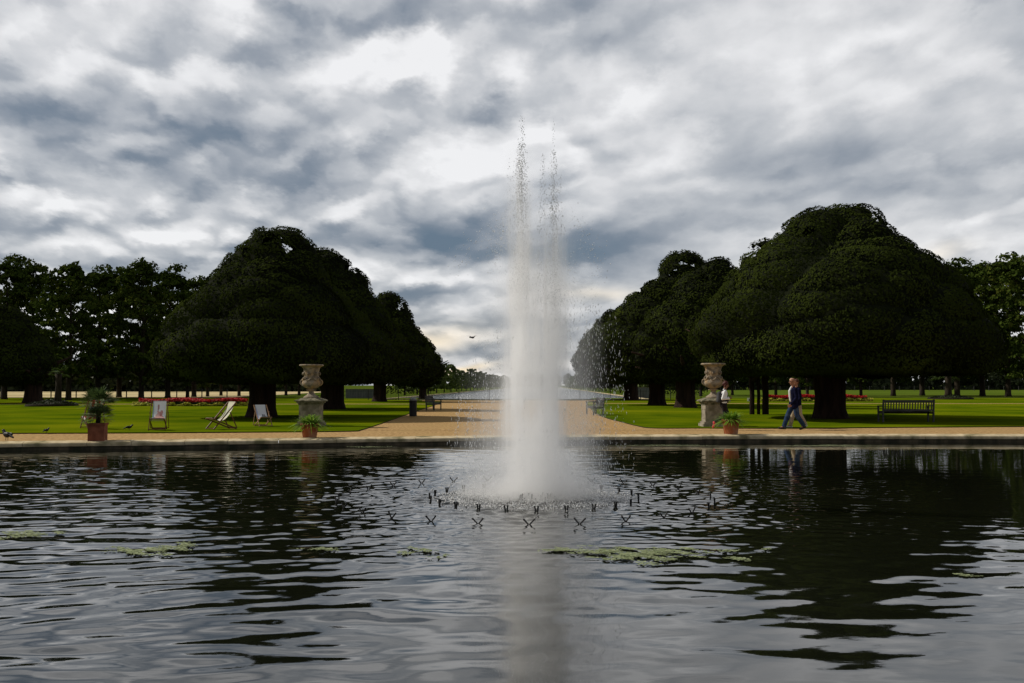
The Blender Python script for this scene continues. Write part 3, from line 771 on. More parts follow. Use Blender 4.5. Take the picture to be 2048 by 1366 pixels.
hedge('low_hedge',20,34,170,2.8,2,'dark trimmed hedge far right of the canal behind the yews','yew',.3)
# grey board enclosures near the canal head
def board(x0,x1,y,h,label,tops):
    o = empty('board_fence',((x0+x1)/2,y,0)); tag(o,label,'board fence'); m = MB(); c = (x0+x1)/2
    n = max(2,int((x1-x0)/.9))
    for i in range(n):
        a = x0-c+(x1-x0)*i/n; m.box(a+.01,a+(x1-x0)/n-.01,-.03,.03,.02,h)
    m.build('board_panel',M['greywall'],o)
    for i in range(n+1):
        a = x0-c+(x1-x0)*i/n; q = MB(); q.box(a-.05,a+.05,-.06,.06,0,h+.08); q.build('post',M['greywall'],o)
    q = MB(); q.box(x0-c,x1-c,-.08,.08,h+.003,h+.05); q.build('top_rail',M['capst'],o)
a_ = at(692,800,112); b_ = at(748,800,112); board(a_.x,b_.x,112,1.05,'grey board enclosure on the left, seen between the yew trunks',0)
a_ = at(1276,800,112); b_ = at(1302,800,112); board(a_.x,b_.x,112,1.25,'grey board enclosure on the right, beside the farthest right yew trunk',0)
# iron railing across the end of the avenue
def railing(x0,x1,y,h,label,step=.16,posts=3.0):
    o = empty('iron_railing',((x0+x1)/2,y,0)); tag(o,label,'railing'); c = (x0+x1)/2; hw = (x1-x0)/2
    m = MB(); n = int((x1-x0)/step)
    for i in range(n): a = -hw+i*step; m.box(a-.008,a+.008,-.008,.008,.03,h+.04)
    m.build('bars',M['iron'],o)
    for z in (h-.06,.14): q = MB(); q.box(-hw,hw,-.014,.014,z-.012,z+.012); q.build('rail',M['iron'],o)
    k_ = int((x1-x0)/posts)
    for i in range(k_+1): a = -hw+2*hw*i/k_; q = MB(); q.box(a-.035,a+.035,-.035,.035,0,h+.12); q.build('post',M['iron'],o)
railing(-17.5,19.0,98.2,1.0,'low black iron railing in front of the canal at the end of the avenue')
def wire_fence(x0,x1,y,label,h=1.1,step=3.0):
    o = empty('field_fence',((x0+x1)/2,y,0)); tag(o,label,'field fence'); c = (x0+x1)/2
    n = int((x1-x0)/step)
    for i in range(n+1): a = x0-c+i*step; q = MB(); q.box(a-.05,a+.05,-.05,.05,0,h); q.build('post',M['wood'],o)
    for z in (.35,.7,1.02): q = MB(); q.box(x0-c,x1-c,-.012,.012,z-.012,z+.012); q.build('rail',M['wood'],o)
wire_fence(-88,-34,116.5,'thin post and rail fence along the near side of the dry field')
wire_fence(48,150,262,'post and rail fence across the far green field on the right',1.3,4)
# ================================================================== flower beds
def flower_bed(px0,px1,pyb,pyt,label,seed):
    r = np.random.default_rng(seed); a = P(px0,pyb); b = P(px1,pyb); Y = a.y; L = b.x-a.x; h = (pyb-pyt)*Y/F
    o = empty('flower_bed',((a.x+b.x)/2,Y+1.2,.035)); tag(o,label,'flower bed')
    m = MB(); m.lathe([(1.0,.0),(.97,.09),(.5,.12),(.02,.13)],40,Matrix.Diagonal((L/2,1.5,1,1))); m.build('bed_soil',M['soil'],o,smooth=True)
    def ell(n,s): t = r.uniform(0,2*PI,n); q = np.sqrt(r.random(n))*s; return np.stack([np.cos(t)*q*L/2,np.sin(t)*q*1.5],1)
    n = 7000; p = ell(n,.95); z = r.uniform(.08,h*.6,n); np_mesh('green_foliage',leaf_quads(np.c_[p,z],np.tile([0,-.4,1.],(n,1)),.13,.09,.6),4,M['bedleaf'],o)
    n = 9000; p = ell(n,.92); z = h*(.62+.38*r.random(n))*(1+.12*np.sin(p[:,0]*1.7+seed)); np_mesh('red_flowers',leaf_quads(np.c_[p,z],np.tile([0,-.5,1.],(n,1)),.12,.11,.6),4,M['red'],o)
    n = 3800; t = r.uniform(0,2*PI,n); q = r.uniform(.93,1.03,n); z = r.uniform(.05,h*.5,n)*(.75+.35*np.sin(t*23)); z = np.maximum(z,.03)
    np_mesh('yellow_edging',leaf_quads(np.c_[np.cos(t)*q*L/2,np.sin(t)*q*1.55,z],np.tile([0,-.5,1.],(n,1)),.12,.10,.6),4,M['yellow'],o)
flower_bed(256,496,813,799,'long flower bed of red flowers with yellow edging behind the deckchairs on the left',3)
flower_bed(1530,1752,803.5,791,'red and yellow flower bed on the right, behind the walking men and thick yew trunk',4)
def mulch(px0,px1,pyb,label):
    a = P(px0,pyb-3); b = P(px1,pyb-3); L = b.x-a.x; m = MB(); m.lathe([(1,0),(.96,.13),(.8,.2),(.05,.24)],36,Matrix.Diagonal((L/2,2.6,1,1)))
    o = m.build('planting_bed',M['soil'],smooth=True); o.location = ((a.x+b.x)/2,a.y+.5,.035)
    r = np.random.default_rng(int(px0)); n = 2600; t = r.uniform(0,2*PI,n); q = np.sqrt(r.random(n))*.95
    oo = empty('planting_bed',(o.location.x,o.location.y,.035)); tag(oo,label,'planting bed'); o.name = 'bed_soil'; o.parent = oo; o.location = (0,0,0)
    np_mesh('ground_plants',leaf_quads(np.c_[np.cos(t)*q*L/2,np.sin(t)*q*2.5,r.uniform(.12,.42,n)*(1.05-q)+.1],np.tile([0,0,1.],(n,1)),.2,.12,.7),4,M['wood_leaf'],oo)
    return oo.location
bl = mulch(54,142,816,'low dark oval planting bed round the palm stem on the left lawn')
br = mulch(1862,1948,802,'low dark oval planting bed round the palm on the right lawn')
# ================================================================== palms
def fan_frond(r, base, d, length, fan, nleaf=15, w=.035):
    """stalk plus a fan of leaflets; returns quads"""
    base = np.array(base,float); d = np.array(d,float); d /= np.linalg.norm(d); q = []
    tip = base+d*length; tip[2] -= .12*length
    s = np.cross(d,[0,0,1]); s /= max(1e-6,np.linalg.norm(s)); u = np.cross(s,d)
    q += [base-s*.008, base+s*.008, tip+s*.006, tip-s*.006]
    for i in range(nleaf):
        a = -1.25+2.5*i/(nleaf-1); v = d*math.cos(a)+s*math.sin(a)+u*r.normal(0,.08); L = fan*(.75+.25*math.cos(a))*r.uniform(.9,1.05)
        e = np.cross(v,u); e /= np.linalg.norm(e); m = tip+v*L*.55; t = tip+v*L; t[2] -= .16*L
        q += [tip, m-e*w*.5, t, m+e*w*.5]
    return q
def palm_head(o, c, n, length, fan, seed, up=.1, name='frond', nleaf=15, w=.035):
    r = np.random.default_rng(seed)
    for i in range(n):
        a = i*2.399; el = r.uniform(-.45,1.1)+up
        np_mesh(name, np.array(fan_frond(r,c,(math.cos(a)*math.cos(el),math.sin(a)*math.cos(el),math.sin(el)),length*r.uniform(.8,1.1),fan*r.uniform(.85,1.1),nleaf,w)),4,M['palm'],o)
for (loc,hh,lab,dx_,sc_) in ((bl,2.2,'palm with a dark stem in the oval bed on the left lawn, shaded by yews',0.4,1),(br,2.6,'spreading fan palm with a brown stem standing in the oval bed on the right lawn',-.2,1.5)):
    o = empty('palm_tree',(loc.x+dx_,loc.y,.2)); tag(o,lab,'palm tree')
    m = MB(); m.tube([(0,0,-.1),(0,0,.5),(.03,0,hh*.6),(0,0,hh)],[.30*sc_,.24*sc_,.2*sc_,.24*sc_],12,wob=.05); m.build('trunk',M['bark'],o,smooth=True)
    palm_head(o,(0,0,hh),26 if sc_>1 else 12,.85*sc_-.4*(sc_==1),.75*sc_-.3*(sc_==1),5,.15,w=.09)
# potted palm in a square planter by the water
c = P(187,883.5); o = empty('potted_palm',(c.x,c.y+.26,.0),math.radians(10)); tag(o,'fan palm growing in a square terracotta planter at the left edge of the pond','potted palm')
m = MB(); s = .212
m.box(-s,s,-s,s,0,.44); m.box(-s-.02,s+.02,-s-.02,s+.02,.4405,.50); m.build('planter',M['terra2'],o)
m = MB(); m.box(-s+.03,s-.03,-s+.03,s-.03,.4,.503); m.build('planter_soil',M['soil'],o)
m = MB(); m.tube([(0,0,.45),(.02,0,.7),(0,0,.95)],[.07,.06,.07],10); m.build('trunk',M['bark'],o,smooth=True)
palm_head(o,(0,0,1.0),28,.26,.40,8,.35,nleaf=17,w=.032)
palm_head(o,(0,0,.66),30,.22,.35,9,.0,nleaf=15,w=.028)
# terracotta pots with arching plants
def pot(px,pyb,wt,hp,label,seed,lush):
    c = P(px,pyb); rt = wt/2*c.y/F; hh = hp*c.y/F
    o = empty('potted_plant',(c.x,c.y+rt,.0)); tag(o,label,'potted plant','round terracotta pots by the pond')
    m = MB(); m.lathe([(rt*.70,0),(rt*.74,.02),(rt*.90,hh*.72),(rt*.92,hh*.76),(rt*1.04,hh*.78),(rt*1.05,hh*.97),(rt*1.0,hh),(rt*.9,hh),(rt*.88,hh*.85),(.01,hh*.84)],28)
    m.build('pot',M['terra'],o,smooth=False)
    r = np.random.default_rng(seed); q = []
    for i in range(280):
        a = r.uniform(0,2*PI); el = r.uniform(.25,1.5) if r.random()<.75 else r.uniform(-.1,.3); L = r.uniform(.22,.48)*lush
        d = np.array([math.cos(a)*math.cos(el),math.sin(a)*math.cos(el),math.sin(el)]); s_ = np.array([-math.sin(a),math.cos(a),0]); w = r.uniform(.018,.032)
        p0 = np.array([math.cos(a),math.sin(a),0])*r.uniform(0,rt*.7)+[0,0,hh*.9]; pp = []
        for k_ in range(6):
            t = k_/5; p = p0+d*L*t+np.array([math.cos(a)*.10*t*t,math.sin(a)*.10*t*t,-.42*L*t**2.2]); ww = w*(1-abs(t-.35)*1.1) if k_<5 else .001
            pp.append((p-s_*ww,p+s_*ww))
        for k_ in range(5): q += [pp[k_][0],pp[k_][1],pp[k_+1][1],pp[k_+1][0]]
    np_mesh('leaves',np.array(q),4,M['pl'],o)
    return o
pot(615.5,877,37,29,'dark terracotta pot of trailing leafy plants in front of the left urn',1,1.25)
pot(1466,870.5,36,31,'orange terracotta pot of arching leaves in front of the right urn, hiding the woman\'s legs',2,1.15)
# ================================================================== urns on pedestals
def urn(px,pyb,Y,label,side):
    x = at(px,800,Y).x; o = empty('stone_urn',(x,Y,.035)); tag(o,label,'stone urn','carved urns flanking the avenue')
    z0 = 0; k_ = Y/F
    def H_(py): return at(px,py,Y).z-.035
    hc = H_(800); ht = H_(729 if side<0 else 726.5)
    b = MB(); w = .375
    b.box(-w-.10,w+.10,-w-.10,w+.10,-.1,.10); b.box(-w-.05,w+.05,-w-.05,w+.05,.1003,.17); b.build('plinth',M['ped'],o)
    d = MB(); d.box(-w,w,-w,w,.1703,hc-.17)
    d.build('die',M['ped'],o)
    for (ax,s) in (('x',-1),('y',-1),('x',1),('y',1)):       # raised panel frames on each face
        p = MB(); t = w+.012; zb,zt_ = .28,hc-.32
        for (u0,u1,v0,v1) in ((-w+.06,w-.06,zb,zb+.03),(-w+.06,w-.06,zt_-.03,zt_),(-w+.06,-w+.09,zb+.0305,zt_-.0305),(w-.09,w-.06,zb+.0305,zt_-.0305)):
            if ax == 'y': p.box(u0,u1,min(s*w,s*t),max(s*w,s*t),v0,v1)
            else: p.box(min(s*w,s*t),max(s*w,s*t),u0,u1,v0,v1)
        p.build('panel_moulding',M['ped'],o)
    cp = MB(); 
    cp.box(-w-.03,w+.03,-w-.03,w+.03,hc-.1695,hc-.11); cp.box(-w-.08,w+.08,-w-.08,w+.08,hc-.1095,hc-.05)
    e = w+.15
    cp.add([(-e,-e,hc-.0495),(e,-e,hc-.0495),(e,e,hc-.0495),(-e,e,hc-.0495),(-e,-e,hc-.01),(e,-e,hc-.01),(e,e,hc-.01),(-e,e,hc-.01),(-.3,-.3,hc+.08),(.3,-.3,hc+.08),(.3,.3,hc+.08),(-.3,.3,hc+.08)],
           [(0,3,2,1),(0,1,5,4),(1,2,6,5),(2,3,7,6),(3,0,4,7),(4,5,9,8),(5,6,10,9),(6,7,11,10),(7,4,8,11),(8,9,10,11)])
    cp.build('cap',M['capst'],o)
    z = hc+.0803; Hh = ht-z; f = lambda r_,t: (r_,z+Hh*t)
    u = MB()
    def rf(r_,zz,a): 
        t = (zz-z)/Hh
        if .44 < t < .74: return r_*(1+.035*math.sin(9*a)*math.sin((t-.44)/.3*PI)+.02*math.sin(23*a+t*40))
        if .26 < t <= .44: return r_*(1+.02*abs(math.sin(10*a)))
        return r_
    u.lathe([f(.29,0),f(.29,.02),f(.25,.05),f(.17,.09),f(.12,.13),f(.095,.18),f(.10,.215),f(.18,.222),f(.185,.245),f(.11,.252),f(.13,.27),f(.24,.31),f(.315,.36),f(.345,.42),f(.34,.47),f(.30,.53),f(.275,.58),f(.268,.66),f(.27,.74),f(.285,.82),f(.31,.88),f(.34,.92),f(.40,.945),f(.445,.955),f(.45,.985),f(.43,1.0),f(.36,1.0),f(.30,.94),f(.25,.7),f(.01,.5)],64,rfun=rf)
    # carved swags and masks on the belly
    for k2 in range(6):
        a0 = k2*PI/3+.3
        for j in range(9):
            a = a0+(j-4)*.11; zz = z+Hh*(.60-.09*math.cos((j-4)/4*PI/2)); rr = .30 if j in (0,8) else .315
            u.ball((rr*math.cos(a),rr*math.sin(a),zz+.01),.028+.008*(j%2),6,5)
        a = a0; u.ball((.30*math.cos(a),.30*math.sin(a),z+Hh*.72),.05,8,6,(1,1,1.3))
        for s_ in (-1,1): u.ball((.295*math.cos(a+s_*.22),.295*math.sin(a+s_*.22),z+Hh*.74),.03,6,5,(1,1,1.6))
    u.build('urn_bowl',M['urn'],o,smooth=True)
    for s_ in (-1,1):
        h_ = MB(); pts = [(s_*(.27+.135*math.sin(t)),0,z+Hh*.46-.115*math.cos(t)) for t in np.linspace(-.1,PI+.5,14)]
        h_.tube(pts,[.03]*10+[.026,.022,.02,.018],8); h_.build('handle',M['urn'],o,smooth=True)
    return o
urn(622.5,853,36.4,'carved stone urn on a square pedestal, the one left of the avenue',-1)
urn(1427,855,36.0,'carved stone urn on a square pedestal, the one right of the avenue behind the woman',1)
# ================================================================== litter bin
c = P(826,834); o = empty('litter_bin',(c.x,c.y,.035)); tag(o,'black cylindrical litter bin with a pale domed lid beside the avenue','litter bin')
m = MB(); m.lathe([(.175,0),(.19,.02),(.19,.05),(.185,.06),(.185,.70),(.195,.71),(.195,.75),(.17,.755)],28); m.build('bin_body',M['bin'],o,smooth=False)
m = MB(); m.lathe([(.185,.757),(.188,.79),(.15,.85),(.08,.89),(.02,.90)],28); m.build('lid',M['binlid'],o,smooth=True)
m = MB(); m.box(-.10,.10,-.196,-.186,.52,.64); m.build('opening_plate',M['iron'],o)
# ================================================================== benches
def bench(name,loc,rz,L,label,back_slats=17,hb=.92):
    o = empty(name,loc,rz); tag(o,label,'bench')      # front faces local -y
    w = M['wood']
    for x in (-L/2+.035,L/2-.035):
        m = MB(); m.bar((x,.22,0),(x,.24,.42),.06,.07,(0,1,0)); m.bar((x,.24,.42),(x,.30,hb+.02),.06,.06,(0,1,0)); m.build('leg',w,o)
        m = MB(); m.bar((x,-.25,0),(x,-.25,.63),.06,.06,(0,1,0)); m.build('leg',w,o)
        m = MB(); m.bar((x,-.30,.65),(x,.27,.67),.075,.04); m.build('armrest',w,o)
        m = MB(); m.bar((x,-.219,.37),(x,.20,.37),.035,.08); m.build('side_rail',w,o)
    m = MB(); 
    for i in range(6): y = -.27+i*.085; m.box(-L/2+.0,L/2-.0,y,y+.065,.425,.447)
    m.build('seat',w,o)
    m = MB(); m.box(-L/2+.07,L/2-.07,-.27,-.235,.33,.42); m.build('front_apron',w,o)
    m = MB(); m.bar((-L/2+.066,.295,hb-.05),(L/2-.066,.295,hb-.05),.035,.10); m.build('top_rail',w,o)
    m = MB(); m.bar((-L/2+.066,.25,.49),(L/2-.066,.25,.49),.03,.06); m.build('lower_rail',w,o)
    m = MB()
    for i in range(back_slats):
        x = -L/2+.07+(L-.14)*(i+.5)/back_slats; m.bar((x,.252,.5205),(x,.288,hb-.101),.045,.014,(0,1,0))
    m.build('back_slats',w,o)
c = P(1812,845.5); bench('park_bench',(c.x,c.y,.035),PI+math.radians(1.5),2.15,'dark slatted bench seen from behind, on the right lawn near the gravel',18,.90)
c = P(867,821.5); bench('park_bench',(c.x,c.y,.035),math.radians(80),1.7,'dark bench seen end on, left side of the avenue just beyond the litter bin',14,.86)
c = P(1190,831); bench('park_bench',(c.x,c.y,.035),math.radians(-82),1.7,'dark bench seen end on, right side of the avenue behind the fountain spray',14,.86)
# ================================================================== deckchairs
def cloth_mat(name, base, spots, edge=None):
    m, nt2, bs = newmat(name); _nt[0] = nt2
    t = nt2.nodes.new('ShaderNodeTexCoord'); s = nt2.nodes.new('ShaderNodeSeparateXYZ'); nt2.links.new(t.outputs['UV'],s.inputs[0])
    x,y = E(s.outputs[0]),E(s.outputs[1]); nz = noise(comb(x,y,0.),6,3,.6); x2 = x+(nz-.5)*.25; y2 = y+(noise(comb(x,y,4.),6,3,.6)-.5)*.25
    rgb = nt2.nodes.new('ShaderNodeRGB'); rgb.outputs[0].default_value = (*base,1); cur = rgb.outputs[0]
    for (u,v,rx,ry,col,k_) in spots:
        a = (x2-u)*(1/rx); b = (y2-v)*(1/ry); g_ = maprange(a*a+b*b,.7,1.1,k_,0)
        mx = nt2.nodes.new('ShaderNodeMixRGB'); mx.inputs[2].default_value = (*col,1); nt2.links.new(g_.o,mx.inputs[0]); nt2.links.new(cur,mx.inputs[1]); cur = mx.outputs[0]
    nt2.links.new(cur,bs.inputs['Base Color']); bs.inputs['Roughness'].default_value = .9; return m
def deckchair(px,pyb,rz,label,cm_,sc_=1.0,wood='chairwood',tilt=0,name='deckchair'):
    c = P(px,pyb,.035); o = empty(name,(c.x,c.y+.35,.035),rz); o.scale = (sc_,)*3; tag(o,label,'deckchair','striped and printed deckchairs on the left lawn')
    W = .27; wd = M[wood]; zt_ = .98-tilt; yt = .42+tilt*.9      # faces local -y
    m = MB()       # back frame: from front foot up to the top behind
    for s in (-1,1): m.bar((s*W,-.46,.02),(s*W,yt,zt_),.025,.045)
    m.bar((-W+.013,yt-.01,zt_-.02),(W-.013,yt-.01,zt_-.02),.03,.03); m.bar((-W+.013,-.44,.045),(W-.013,-.44,.045),.03,.03); m.build('back_frame',wd,o)
    m = MB()       # seat frame: from the rear foot up to the seat front
    for s in (-1,1): m.bar((s*(W-.035),.46,.02),(s*(W-.035),-.50,.40),.025,.045)
    m.bar((-W+.048,-.485,.395),(W-.048,-.485,.395),.03,.03); m.bar((-W+.048,.44,.03),(W-.048,.44,.03),.03,.03); m.build('seat_frame',wd,o)
    m = MB()
    for s in (-1,1): m.bar((s*(W+.03),.44,.05),(s*(W+.03),.16,.62),.02,.035)
    m.bar((-W-.02,.43,.06),(W+.02,.43,.06),.025,.025); m.build('prop_frame',wd,o)
    # sling
    n = 18; vs = []; uv = []; cw = W-.055
    for i in range(n+1):
        t = i/n; p0 = Vector((0,yt-.012,zt_+.012)); p1 = Vector((0,.16,.30)); p2 = Vector((0,-.16,.19)); p3 = Vector((0,-.49,.425))
        q = (1-t)**3*p0+3*(1-t)**2*t*p1+3*(1-t)*t*t*p2+t**3*p3
        vs += [(-cw,q.y,q.z),(cw,q.y,q.z)]; uv += [(0,1-t),(1,1-t)]
    me = bpy.data.meshes.new('canvas'); me.from_pydata(vs,[],[(2*i,2*i+1,2*i+3,2*i+2) for i in range(n)])
    ul = me.uv_layers.new(name='UVMap')
    for l in me.loops: ul.data[l.index].uv = uv[l.vertex_index]
    me.materials.append(cm_); ob = bpy.data.objects.new('canvas',me); C.objects.link(ob); ob.parent = o
    so_ = ob.modifiers.new('s','SOLIDIFY'); so_.thickness = .004
    return o
c1 = cloth_mat('canvas_pink_print',(.78,.82,.82),[(.5,.56,.55,.09,(.72,.34,.30),.85),(.5,.66,.28,.07,(.68,.34,.29),.8),(.66,.73,.12,.08,(.50,.14,.12),.8),(.46,.77,.13,.05,(.62,.25,.2),.8),(.42,.86,.05,.07,(.3,.10,.08),.8),(.04,.6,.07,.6,(.25,.42,.50),.8)])
c2 = cloth_mat('canvas_green_print',(.60,.58,.44),[(.5,.72,.24,.16,(.20,.32,.30),.65),(.5,.42,.3,.12,(.36,.40,.28),.6)])
c3 = cloth_mat('canvas_dark_print',(.72,.74,.78),[(.5,.10,.9,.32,(.03,.03,.035),.95),(.66,.60,.17,.12,(.03,.03,.04),.95),(.66,.61,.07,.05,(.6,.6,.6),1),(.05,.7,.08,.3,(.25,.32,.6),.6)])
c4 = cloth_mat('canvas_red_stripe',(.72,.70,.68),[(.3,.5,.12,2,(.45,.03,.04),1),(.72,.5,.12,2,(.45,.03,.04),1)])
deckchair(309,861,math.radians(14),'upright deckchair with a pale canvas printed in pink and red, beside a crow',c1,.98)
deckchair(437,859.5,math.radians(-44),'deckchair turned sideways to the left with a plain greenish canvas back, middle of the three',c2,.95)
deckchair(521,853.5,math.radians(30),'low reclined deckchair with white canvas and a black ring print, nearest the yew trunk',c3,.86,'chairwood2',.08)
deckchair(176,858,math.radians(-140),'red and white striped deckchair mostly hidden behind the potted palm',c4,1.0)
# ================================================================== birds
def bird(px,py,rz,label,s=1.0,z=.03,lean=.5):
    c = P(px,py,z); o = empty('crow',(c.x,c.y,z),rz); o.scale = (s,)*3; tag(o,label,'crow')
    m = MB(); m.ball((0,0,.13),.062,12,8,(1.75,1,1.05)); m.caps((.07,0,.15),(.125,0,.205),.045,.035); m.ball((.14,0,.225),.034,10,7)
    m.tube([(.16,0,.225),(.225,0,.215)],[.014,.003],6); m.tube([(-.07,0,.13),(-.24,0,.07)],[.04,.018],8)
    m.build('body',M['black'],o,remesh=.008)
    for s_ in (-1,1):
        m = MB(); m.ball((-.03,s_*.052,.14),.05,10,6,(2.2,.35,.85)); m.build('wing',M['black'],o,smooth=True)
        m = MB(); m.tube([(0,s_*.025,.09),(.01,s_*.025,.01)],[.007,.005],5); m.tube([(-.02,s_*.025,.006),(.045,s_*.025,.006)],[.004,.003],5); m.build('leg',M['black'],o)
    return o
bird(14,881,math.radians(150),'black crow standing on the gravel at the far left by the pond',1.2)
bird(258,860,math.radians(20),'black crow on the lawn left of the pink printed deckchair',.75,.035)
bird(93,865.5,math.radians(70),'black crow on the shaded lawn edge left of the potted palm',.65,.035)
c = at(945,675,60); o = empty('flying_bird',c,math.radians(60)); tag(o,'small bird flying against the bright cloud left of the fountain','bird')
m = MB(); m.ball((0,0,0),.07,8,6,(2.6,1,.9)); m.tube([(.14,0,.02),(.24,0,.02)],[.03,.004],6); m.tube([(-.12,0,0),(-.3,0,0)],[.04,.05],6); m.build('body',M['black'],o,smooth=True)
for s_ in (-1,1):
    m = MB(); m.add([(.08,s_*.04,.02),(-.06,s_*.04,.02),(-.10,s_*.22,.10),(.06,s_*.24,.11),(-.10,s_*.46,.06)],[(0,1,2,3),(3,2,4)]); m.build('wing',M['black'],o)
# small white notice on the right lawn
c = P(1499,806); o = empty('notice_board',(c.x,c.y,.035)); tag(o,'small white notice on two short posts on the right lawn behind the woman','notice')
m = MB(); m.box(-.17,.17,-.01,.01,.12,.42); m.build('board',M['white'],o)
m = MB(); m.add([(-.07,-.013,.17),(.07,-.013,.17),(.05,-.013,.27),(0,-.013,.31),(-.05,-.013,.27)],[(0,1,2,3,4)]); m.build('dark_mark',M['iron'],o)
for s_ in (-1,1): m = MB(); m.box(s_*.12-.012,s_*.12+.012,.011,.03,0,.4); m.build('post',M['iron'],o)
# ================================================================== PEOPLE
def skinmat(n,c): return mat(n,c,tuple(x*1.15 for x in c),12,.55)
M['skin'] = skinmat('skin_tan',(.34,.16,.095)); M['skin2'] = skinmat('skin_dark',(.20,.10,.065))
M['navy'] = mat('navy_cloth',(.006,.007,.020),(.012,.013,.034),12,.95,.004,25,spec=0); M['jeans'] = mat('denim',(.016,.030,.068),(.030,.052,.105),8,.95,.004,25,c3=(.055,.085,.14),s3=5,spec=0)
M['jeansd'] = mat('dark_jeans',(.012,.014,.02),(.02,.022,.03),8,.9,.004,25); M['shirtw'] = mat('white_fabric',(.76,.78,.80),(.8,.8,.8),10,.85,.006,18)
M['beige'] = mat('beige_cloth',(.30,.24,.15),(.42,.34,.23),8,.9,.005,20); M['shoe'] = mat('dark_shoe',(.012,.012,.016),(.02,.02,.024),8,.5)
M['shoew'] = mat('pale_shoe',(.45,.47,.36),(.55,.56,.46),8,.6); M['pink'] = mat('pink_shoe',(.70,.02,.07),(.8,.05,.11),8,.5); M['hairb'] = mat('brown_hair',(.05,.018,.008),(.085,.032,.014),20,.6,.004,60)
M['hairr'] = mat('auburn_hair',(.045,.010,.008),(.08,.018,.014),20,.55,.004,60); M['blue'] = mat('pale_blue_cloth',(.22,.34,.38),(.32,.44,.46),8,.9); M['shorts'] = mat('black_cloth',(.01,.008,.009),(.018,.012,.014),10,.9)
M['brow'] = mat('eye_dark',(.01,.01,.01)); M['cap'] = mat('bald_skin',(.50,.29,.20),(.56,.34,.25),8,.4)
def V(*a): return Vector(a)
def lerp(a,b,t): return a.lerp(b,t)
def hand(mb, wrist, fore, palmn, curl=.6, side=1, n=8):
    """palm with five unequal, bent fingers; fore = forearm direction, palmn = direction the palm faces"""
    f = fore.normalized(); pn = (palmn-f*palmn.dot(f)).normalized(); s = f.cross(pn).normalized()*side
    for k_ in range(-1,3):
        mb.caps(wrist+f*.01+s*.004*k_, wrist+f*.082+s*(.020*(k_-.5)), .014, .0115, n)
    for k_,(L,r_) in enumerate(((.068,.0088),(.078,.0092),(.072,.0088),(.056,.0078))):
        b0 = wrist+f*.084+s*(.0205*(k_-1.5)); a1 = curl*.5; a2 = curl*1.2; a3 = curl*1.7
        p1 = b0+(f*math.cos(a1)+pn*math.sin(a1))*L*.45; p2 = p1+(f*math.cos(a2)+pn*math.sin(a2))*L*.32; p3 = p2+(f*math.cos(a3)+pn*math.sin(a3))*L*.25
        mb.chain([b0,p1,p2,p3],[r_,r_*.95,r_*.9,r_*.8],n)
    t0 = wrist+f*.025-s*.028; t1 = t0+(f*.7-s*.7).normalized()*.032+pn*.012; t2 = t1+(f*.9-s*.25).normalized()*.028+pn*.012
    mb.chain([t0,t1,t2],[.0125,.0105,.0092],n)
def head(mb, c, R, fwd):
    """skull, jaw, nose, ears in a frame looking along fwd (head height 0.23 m)"""
    Z = Vector((0,0,1)); f = fwd.normalized(); s = f.cross(Z).normalized(); u = s.cross(f)
    L = lambda a,b,d: c+f*a+s*b+u*d
    mb.ball(L(-.012,0,.03),.092,16,12,(1.04,1.0,1.0)); mb.ball(L(.012,0,-.035),.070,14,10,(1,1,1.1)); mb.ball(L(.045,0,-.082),.034,10,8)
    mb.caps(L(.088,0,.002),L(.110,0,-.028),.010,.015,8); mb.ball(L(.072,0,-.058),.021,8,6)
    for q in (-1,1): mb.ball(L(-.008,q*.082,-.01),.026,8,7,(.75,.45,1.2)); mb.ball(L(.062,q*.040,-.03),.024,8,6); mb.ball(L(.076,q*.028,.022),.015,8,6)
    return L
def person(loc, rz, label, J, skin, clothes, hair=None, face=True, scale=1.0, cat='person'):
    """J: joint dictionary in a frame that walks along +x"""
    o = empty('person',loc,rz); o.scale = (scale,)*3; tag(o,label,cat)
    b = MB(); pv,ch,nk,hd = J['pelvis'],J['chest'],J['neck'],J['head']; fw = J.get('look',V(1,0,0))
    wst = lerp(pv,ch,.45)
    for s_ in (-1,1):
        y = V(0,s_,0); b.caps(pv+y*.075+V(0,0,-.02),wst+y*.055,.095,.085); b.caps(wst+y*.055,ch+y*.08,.085,.098)
        b.caps(ch+y*.06,ch+y*.155+V(0,0,.06),.085,.062)
    b.caps(ch,nk+V(0,0,-.06),.09,.065); b.caps(nk+V(0,0,-.06),lerp(nk,hd,.55),.055,.052); L = head(b,hd,.11,fw)
    for q in ('l','r'):
        b.chain([J['hip'+q],J['knee'+q],J['ank'+q]],[.088,.055,.038]); b.caps(J['ank'+q],J['toe'+q],.036,.028)
        b.chain([J['sho'+q],J['elb'+q],J['wri'+q]],[.050,.038,.027]); fo = J['wri'+q]-J['elb'+q]
        hand(b,J['wri'+q],fo,J.get('palm'+q,V(0,1 if q=='r' else -1,0)),J.get('curl',.7),1 if q=='r' else -1)
    b.build('body',skin,o,remesh=.0075)
    if face:
        for q in (-1,1): m = MB(); m.ball(L(.086,q*.033,.004),.0085,8,6); m.build('eye',M['brow'],o,smooth=True)
    for (nm,mt,fn,vx) in clothes: m = MB(); fn(m,J); m.build(nm,mt,o,remesh=vx)
    if hair: m = MB(); hair(m,L); m.build('hair',hair_m[0],o,remesh=.008)
    return o
hair_m = [M['hairb']]
def trousers(m,J,rk=(.105,.078,.07),low=1.0):
    pv = J['pelvis']
    for s_ in (-1,1): m.caps(pv+V(0,s_*.08,-.03),pv+V(0,s_*.075,.08),.108,.098)
    for q in ('l','r'): m.chain([J['hip'+q],J['knee'+q],lerp(J['knee'+q],J['ank'+q],low*.93)],list(rk))
